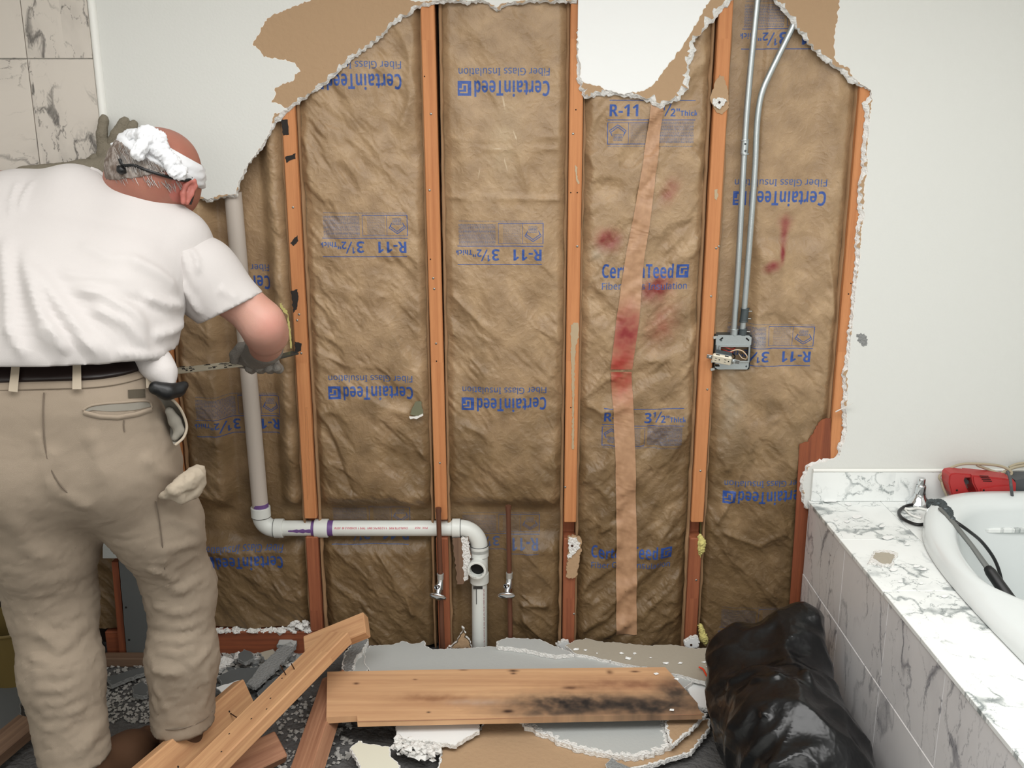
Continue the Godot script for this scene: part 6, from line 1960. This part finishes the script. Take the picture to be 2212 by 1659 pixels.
	for q in [[[318, 1225, 350, 1235, 390, 1262], 0.014, 0.010], [[345, 1255, 390, 1275, 440, 1240], 0.012, 0.010], [[325, 1300, 380, 1322, 440, 1310], 0.011, 0.009], [[325, 1340, 390, 1355, 455, 1330], 0.011, 0.009], [[330, 1375, 390, 1388, 450, 1365], 0.010, 0.009], [[330, 1405, 380, 1412, 440, 1402], 0.009, 0.009], [[325, 1440, 360, 1452, 405, 1446], 0.014, 0.010], [[405, 1446, 430, 1425, 455, 1390], 0.010, 0.010], [[330, 1470, 350, 1510, 360, 1540], 0.010, 0.010], [[330, 1500, 340, 1545], 0.009, 0.008], [[440, 1440, 450, 1490, 430, 1540], 0.009, 0.010], [[350, 1170, 357, 1230], 0.010, 0.008], [[352, 1110, 420, 1140, 452, 1180], 0.010, 0.012], [[350, 1190, 400, 1175, 440, 1165], 0.009, 0.010], [[70, 1350, 130, 1400, 190, 1340], 0.012, 0.012], [[60, 1420, 120, 1440, 190, 1405], 0.011, 0.010], [[65, 1450, 130, 1460, 210, 1420], 0.010, 0.010], [[65, 1480, 130, 1490, 220, 1440], 0.010, 0.010], [[70, 1520, 130, 1520, 200, 1480], 0.009, 0.010], [[80, 1545, 150, 1540, 190, 1520], 0.010, 0.010], [[90, 1575, 160, 1560], 0.009, 0.010], [[150, 1640, 200, 1590, 230, 1530], 0.012, 0.012], [[130, 1060, 170, 1085, 210, 1098], 0.012, 0.014], [[190, 920, 215, 990, 225, 1060], 0.009, 0.014], [[120, 960, 100, 1020, 130, 1090], 0.010, 0.014], [[80, 930, 90, 990], 0.007, 0.010], [[300, 980, 350, 1020, 400, 1040], 0.010, 0.012], [[340, 900, 370, 960, 410, 1010], 0.010, 0.012], [[20, 1100, 60, 1180, 120, 1220], 0.012, 0.018]]: F.append(fl(q[0], q[1] * 0.7, q[2] * 1.2, tr))
	folds(b, F, N)
	N = normals(b)
	var wn := noise(407, 11.0, 3, FastNoiseLite.TYPE_SIMPLEX_SMOOTH, FastNoiseLite.FRACTAL_RIDGED, 0.06, 5.0)
	for i in b.V.size():
		var p := b.V[i]
		var low := smoothstep(0.9, 0.55, p.y)
		b.V[i] = p + N[i] * (0.0015 + 0.0025 * low) * wn.get_noise_3d(p.x, p.y * 2.0, p.z)
	put.call("trousers", b, M.khaki, "khaki cargo trousers")
	var flat_belt := func(y: float, wide: float, lift: float, m: Material, called: String, label: String) -> void:
		var q := MB.new()
		var c := P(105, y, -1.94)
		c.z = -2.09
		var t2 := Flesh.new()
		t2.k = tr.k
		t2.A = tr.A; t2.D = tr.D; t2.L = tr.L; t2.R = tr.R; t2.S = tr.S
		ringband(q, t2, c, Vector3(0.0, 1, 0.05), wide, lift, 110)
		put.call(called, q, m, label)
	flat_belt.call(811, 0.018, 0.012, M.belt, "belt", "dark brown leather belt")
	flat_belt.call(836, 0.008, 0.006, M.khaki, "waistband", "waistband edge")
	var t3 := Flesh.new()
	t3.k = tr.k
	t3.A = tr.A; t3.D = tr.D; t3.L = tr.L; t3.R = tr.R; t3.S = tr.S
	for q in [[34, 788, 28, 846], [166, 783, 166, 841], [321, 796, 322, 838]]:
		b = MB.new()
		strip(b, t3, q, [9.0 if q[0] < 300 else 7.0, 10.0 if q[0] < 300 else 6.0], 0.0150, 10)
		put.call("belt_loop", b, M.khaki_light)
	b = MB.new()
	strip(b, t3, [181, 888, 200, 880, 240, 880, 290, 876, 326, 874], [2, 6, 9, 10, 4], 0.0016, 24)
	put.call("pocket_opening", b, M.lining, "gaping back pocket")
	b = MB.new()
	strip(b, t3, [180, 891, 215, 900, 255, 902, 295, 895, 329, 884], [5, 5, 5, 5, 5], 0.003, 28, 0.0025)
	put.call("pocket_welt", b, M.khaki, "welt of the back pocket")
	b = MB.new()
	tube(b, curve(on(t3, [180, 886, 195, 877, 225, 872, 270, 869, 310, 866, 324, 869, 328, 880], 0.001), 4), 0.003, 7)
	put.call("pocket_lip", b, M.khaki, "upper lip of the back pocket")
	b = MB.new()
	strip(b, t3, [277, 851, 314, 849], [9, 9], 0.0022, 8)
	put.call("patch", b, M.patch, "small dark fabric patch")
	b = MB.new()
	tube(b, curve(on(t3, [95, 848, 93, 900, 97, 960, 108, 1008, 132, 1050, 168, 1084], 0.004), 5), 0.0017, 6)
	tube(b, curve(on(tr, [337, 1082, 345, 1130, 351, 1180, 356, 1232], 0.004), 5), 0.0014, 6)
	tube(b, curve(on(tr, [268, 908, 267, 918, 269, 932], 0.002), 3), 0.0016, 6)
	put.call("seam", b, M.seam, "stitched seams")
	b = MB.new()
	var flap := Flesh.new()
	flap.k = 0.02
	flap.chain([P(348, 1072, -2.03), 0.006, P(378, 1056, -2.02), 0.011, P(405, 1040, -2.04), 0.016, P(424, 1024, -2.07), 0.015, P(431, 1016, -2.08), 0.010])
	flap.chain([P(370, 1070, -2.03), 0.007, P(392, 1074, -2.035), 0.010, P(415, 1062, -2.06), 0.013, P(432, 1042, -2.08), 0.013])
	flap.net(b, 0.004)
	N = normals(b)
	for i in b.V.size(): b.V[i] += N[i] * 0.003 * kn.get_noise_3dv(b.V[i] * 0.5)
	put.call("cargo_flap", b, M.khaki_light, "crumpled cargo pocket flap")
	b = MB.new()
	var A := curve([P(340, 850, -2.02), P(366, 858, -2.04), P(390, 884, -2.06), P(403, 918, -2.07), P(397, 944, -2.06), P(378, 962, -2.04)], 6)
	var B2 := curve([P(338, 856, -2.02), P(352, 872, -2.06), P(362, 895, -2.10), P(366, 920, -2.11), P(368, 942, -2.08), P(376, 962, -2.04)], 6)
	for i in A.size():
		for k in 5: b.vert((A[i] as Vector3).lerp(B2[i], k / 4.0) + Vector3(0, 0, -0.02 * sin(k / 4.0 * PI)))
	for i in A.size() - 1:
		for k in 4: b.quad(i * 5 + k + 1, i * 5 + k, i * 5 + k + 5, i * 5 + k + 6)
	put.call("side_pocket_lining", b, M.lining, "grey lining of the gaping side pocket")
	b = MB.new()
	tube(b, A, 0.0032, 8)
	put.call("side_pocket_edge", b, M.khaki_light)
	b = MB.new()
	var pk := Flesh.new()
	pk.k = 0.01
	pk.chain([P(366, 888, -2.06), 0.010, P(378, 910, -2.07), 0.013, P(388, 930, -2.07), 0.010, P(378, 946, -2.06), 0.008])
	pk.net(b, 0.004)
	put.call("pocket_bag", b, M.lining, "bunched pocket bag")
	b = MB.new()
	var kn2 := Flesh.new()
	kn2.k = 0.012
	kn2.chain([P(336, 838, -2.02), 0.015, P(362, 846, -2.03), 0.017, P(385, 842, -2.05), 0.014, P(399, 832, -2.06), 0.009])
	kn2.net(b, 0.004)
	put.call("tool_sheath", b, M.black_plastic, "black leather sheath on the belt")
	for q in [[[325, 1568, 360, 1576, 400, 1572, 440, 1555, 460, 1535]]]:
		b = MB.new()
		tube(b, curve(on(tr, q[0], 0.0), 5), 0.0018, 6)
		put.call("hem_seam", b, M.seam)
	# ---- boots
	for q in [[Vector3(-1.062, 0, -2.01), Vector3(-0.995, 0, -2.27)], [Vector3(-0.857, 0, -2.13), Vector3(-0.865, 0, -2.36)]]:
		var bt := Flesh.new()
		bt.k = 0.04
		var h: Vector3 = q[0]
		var t: Vector3 = q[1]
		bt.bone(h + Vector3(0, 0.05, 0), 0.042, h.lerp(t, 0.7) + Vector3(0, 0.045, 0), 0.045)
		bt.bone(h.lerp(t, 0.65) + Vector3(0, 0.045, 0), 0.046, t + Vector3(0, 0.036, 0), 0.036)
		bt.bone(h.lerp(t, 0.08) + Vector3(0, 0.16, 0), 0.048, h.lerp(t, 0.15) + Vector3(0, 0.07, 0), 0.050)
		bt.bone(h.lerp(t, 0.2) + Vector3(0, 0.11, 0), 0.045, h.lerp(t, 0.7) + Vector3(0, 0.05, 0), 0.045)
		bt.cuts = [[Vector3(0, 0.018, 0), Vector3.DOWN], [Vector3(0, 0.19, 0), Vector3.UP]]
		b = MB.new()
		bt.net(b, 0.006)
		put.call("boot", b, M.leather, "brown leather work boot")
		var so := Flesh.new()
		so.k = 0.02
		so.bone(h + Vector3(0, 0.02, 0), 0.046, h.lerp(t, 0.7) + Vector3(0, 0.02, 0), 0.050)
		so.bone(h.lerp(t, 0.65) + Vector3(0, 0.02, 0), 0.050, t + Vector3(0, 0.02, 0), 0.040)
		so.cuts = [[Vector3(0, 0.002, 0), Vector3.DOWN], [Vector3(0, 0.022, 0), Vector3.UP]]
		b = MB.new()
		so.net(b, 0.006)
		put.call("boot_sole", b, M.black_plastic)
	# ---- gloves
	var zh := -2.712
	var g := Flesh.new()
	g.k = 0.014
	g.bone(P(222, 338, zh + 0.006), 0.018, P(226, 316, zh), 0.017)
	g.bone(P(240, 340, zh + 0.006), 0.019, P(242, 318, zh), 0.017)
	g.bone(P(256, 342, zh + 0.006), 0.018, P(256, 322, zh), 0.016)
	g.chain([P(234, 372, zh + 0.035), 0.034, P(238, 345, zh + 0.014), 0.026])
	g.chain([P(60, 394, zh + 0.12), 0.043, P(180, 378, zh + 0.06), 0.038, P(234, 366, zh + 0.04), 0.036])
	var lf := Flesh.new()
	lf.k = 0.004
	lf.chain([P(222, 322, zh), 0.0150, P(220, 290, zh + 0.006), 0.0142, P(224, 262, zh + 0.002), 0.0125, P(225, 256, zh), 0.011])
	lf.chain([P(238, 320, zh), 0.0150, P(251, 290, zh + 0.008), 0.0142, P(266, 266, zh + 0.003), 0.0125, P(270, 261, zh), 0.011])
	lf.chain([P(254, 324, zh), 0.0150, P(269, 296, zh + 0.008), 0.0142, P(286, 273, zh + 0.003), 0.0125, P(289, 268, zh), 0.011])
	lf.chain([P(262, 334, zh + 0.002), 0.0135, P(284, 314, zh + 0.006), 0.0125, P(302, 298, zh + 0.002), 0.0115])
	lf.chain([P(228, 356, zh + 0.02), 0.019, P(207, 346, zh + 0.012), 0.0165, P(196, 352, zh + 0.006), 0.0145, P(192, 362, zh + 0.002), 0.0125])
	b = MB.new()
	g.net(b, 0.004)
	lf.net(b, 0.0036)
	N = normals(b)
	var gn := noise(409, 45.0, 3, FastNoiseLite.TYPE_SIMPLEX_SMOOTH, FastNoiseLite.FRACTAL_RIDGED)
	for i in b.V.size(): b.V[i] += N[i] * 0.0016 * gn.get_noise_3dv(b.V[i])
	put.call("glove", b, M.glove, "dusty olive work glove on the left hand against the tiles")
	g = Flesh.new()
	g.k = 0.016
	# right glove: the fist closed round the bar, seen past the elbow
	g.bone(P(575, 752, -2.44), 0.044, P(556, 764, -2.50), 0.042)
	g.bone(P(520, 774, -2.515), 0.026, P(560, 776, -2.53), 0.030)
	g.bone(P(545, 762, -2.50), 0.034, P(578, 770, -2.54), 0.026)
	lf = Flesh.new()
	lf.k = 0.004
	for q in [[532, 0.0], [552, 0.0], [572, -0.006], [590, -0.012]]:
		var u: float = q[0]
		lf.chain([P(u, 772, -2.555 + q[1]), 0.0125, P(u + 4, 786, -2.545 + q[1]), 0.0125, P(u + 12, 797, -2.52 + q[1]), 0.0128, P(u + 6, 795, -2.495 + q[1]), 0.0118])
	lf.chain([P(540, 752, -2.48), 0.015, P(520, 752, -2.475), 0.0145, P(507, 766, -2.475), 0.013, P(506, 778, -2.48), 0.0115])
	b = MB.new()
	g.net(b, 0.004)
	lf.net(b, 0.0036)
	N = normals(b)
	for i in b.V.size(): b.V[i] += N[i] * 0.0016 * gn.get_noise_3dv(b.V[i])
	put.call("glove", b, M.glove_grey, "grey work glove gripping the bar")
	# ---- the bar in the right hand
	var pb := thing("pry_bar", "flat steel pry bar with chipped white paint held in the worker's right hand", "pry bar", P(555, 785, -2.52))
	b = MB.new()
	var p0 := P(366, 803, -2.44)
	var p1 := P(560, 781, -2.515)
	var p2 := P(638, 762, -2.735)
	var bx := func(m: Material, a: Vector3, c: Vector3, w: float, th: float, called: String, label: String) -> void:
		var q := MB.new()
		var y := (c - a).normalized()
		var z := (Vector3(0, 0.7, 0.7) - y * y.dot(Vector3(0, 0.7, 0.7))).normalized()
		box(q, Vector3(w, (c - a).length(), th), Transform3D(Basis(y.cross(z), y, z), (a + c) * 0.5), 0.002)
		part(called, off(q, pb.position), m, pb, label)
	bx.call(M.bar_paint, p0.lerp(p1, 0.03), p1, 0.019, 0.007, "painted_shank", "shank with chipped white paint")
	bx.call(M.bar_steel, p1, p2, 0.024, 0.006, "steel_blade", "bare blue steel blade")
	b = MB.new()
	var yy := (p1 - p0).normalized()
	tube(b, [p0 + Vector3(-0.004, -0.002, 0.002), p0 + yy * 0.02], [0.008, 0.0105], 8, true, 0.5)
	part("claw_end", off(b, pb.position), M.bar_steel, pb)
	b = MB.new()
	rng.seed = 99
	var zz := (Vector3(0, 0.7, 0.7) - yy * yy.dot(Vector3(0, 0.7, 0.7))).normalized()
	var xx := yy.cross(zz)
	for i in 34:
		var c := p0.lerp(p1, rng.randf_range(0.04, 0.78)) + zz * 0.0036 + xx * rng.randf_range(-0.0095, 0.0095)
		box(b, Vector3(rng.randf_range(0.001, 0.004), rng.randf_range(0.003, 0.014), 0.0006), Transform3D(Basis(xx, yy, zz), c), 0.0002)
	part("bare_chips", off(b, pb.position), M.dirt, pb, "bare chips in the paint").set_meta("kind", "stuff")

func _ready() -> void:
	# camera
	var cam := Camera3D.new()
	cam.name = "camera"
	cam.fov = rad_to_deg(2.0 * atan(829.5 / FOCAL))
	cam.position = EYE
	cam.rotation = Vector3(-PITCH, 0, 0)
	cam.near = 0.02
	add_child(cam)
	cam.current = true
	# sky outside, daylight at the roof light and at the window behind the camera
	var env := Environment.new()
	var sky := Sky.new()
	var sm := ProceduralSkyMaterial.new()
	sm.sky_top_color = Color(0.72, 0.76, 0.80)
	sm.sky_horizon_color = Color(0.85, 0.86, 0.87)
	sm.ground_bottom_color = Color(0.3, 0.3, 0.3)
	sm.ground_horizon_color = Color(0.6, 0.6, 0.6)
	sm.energy_multiplier = 0.3
	sky.sky_material = sm
	env.background_mode = Environment.BG_SKY
	env.sky = sky
	env.tonemap_mode = Environment.TONE_MAPPER_LINEAR
	env.tonemap_exposure = 3.8
	env.sdfgi_enabled = true
	env.ssao_enabled = true
	env.ssil_enabled = true
	var we := WorldEnvironment.new()
	we.name = "world"
	we.environment = env
	add_child(we)
	area("roof_light", Vector3(0.15, 2.5, -1.05), Vector3(-90, 0, 0), Vector2(2.6, 1.7), Color(1.0, 0.99, 0.975), 1.9)
	area("window_light", Vector3(0.2, 1.75, 1.7), Vector3(0, 0, 0), Vector2(2.4, 1.0), Color(1.0, 0.985, 0.96), 0.75)
	make_prints()
	make_materials()
	room()
	back_wall()
	studs()
	batts()
	plumbing()
	conduits()
	tub()
	timbers()
	rubble()
	rubbish_bag()
	worker()
func area(called: String, at: Vector3, turn: Vector3, size: Vector2, c: Color, e: float) -> void:
	var l := AreaLight3D.new()
	l.name = called
	l.area_size = size
	l.light_color = c
	l.light_energy = e
	l.area_range = 12.0
	l.area_attenuation = 2.0
	l.shadow_enabled = true
	l.position = at
	l.rotation_degrees = turn
	add_child(l)
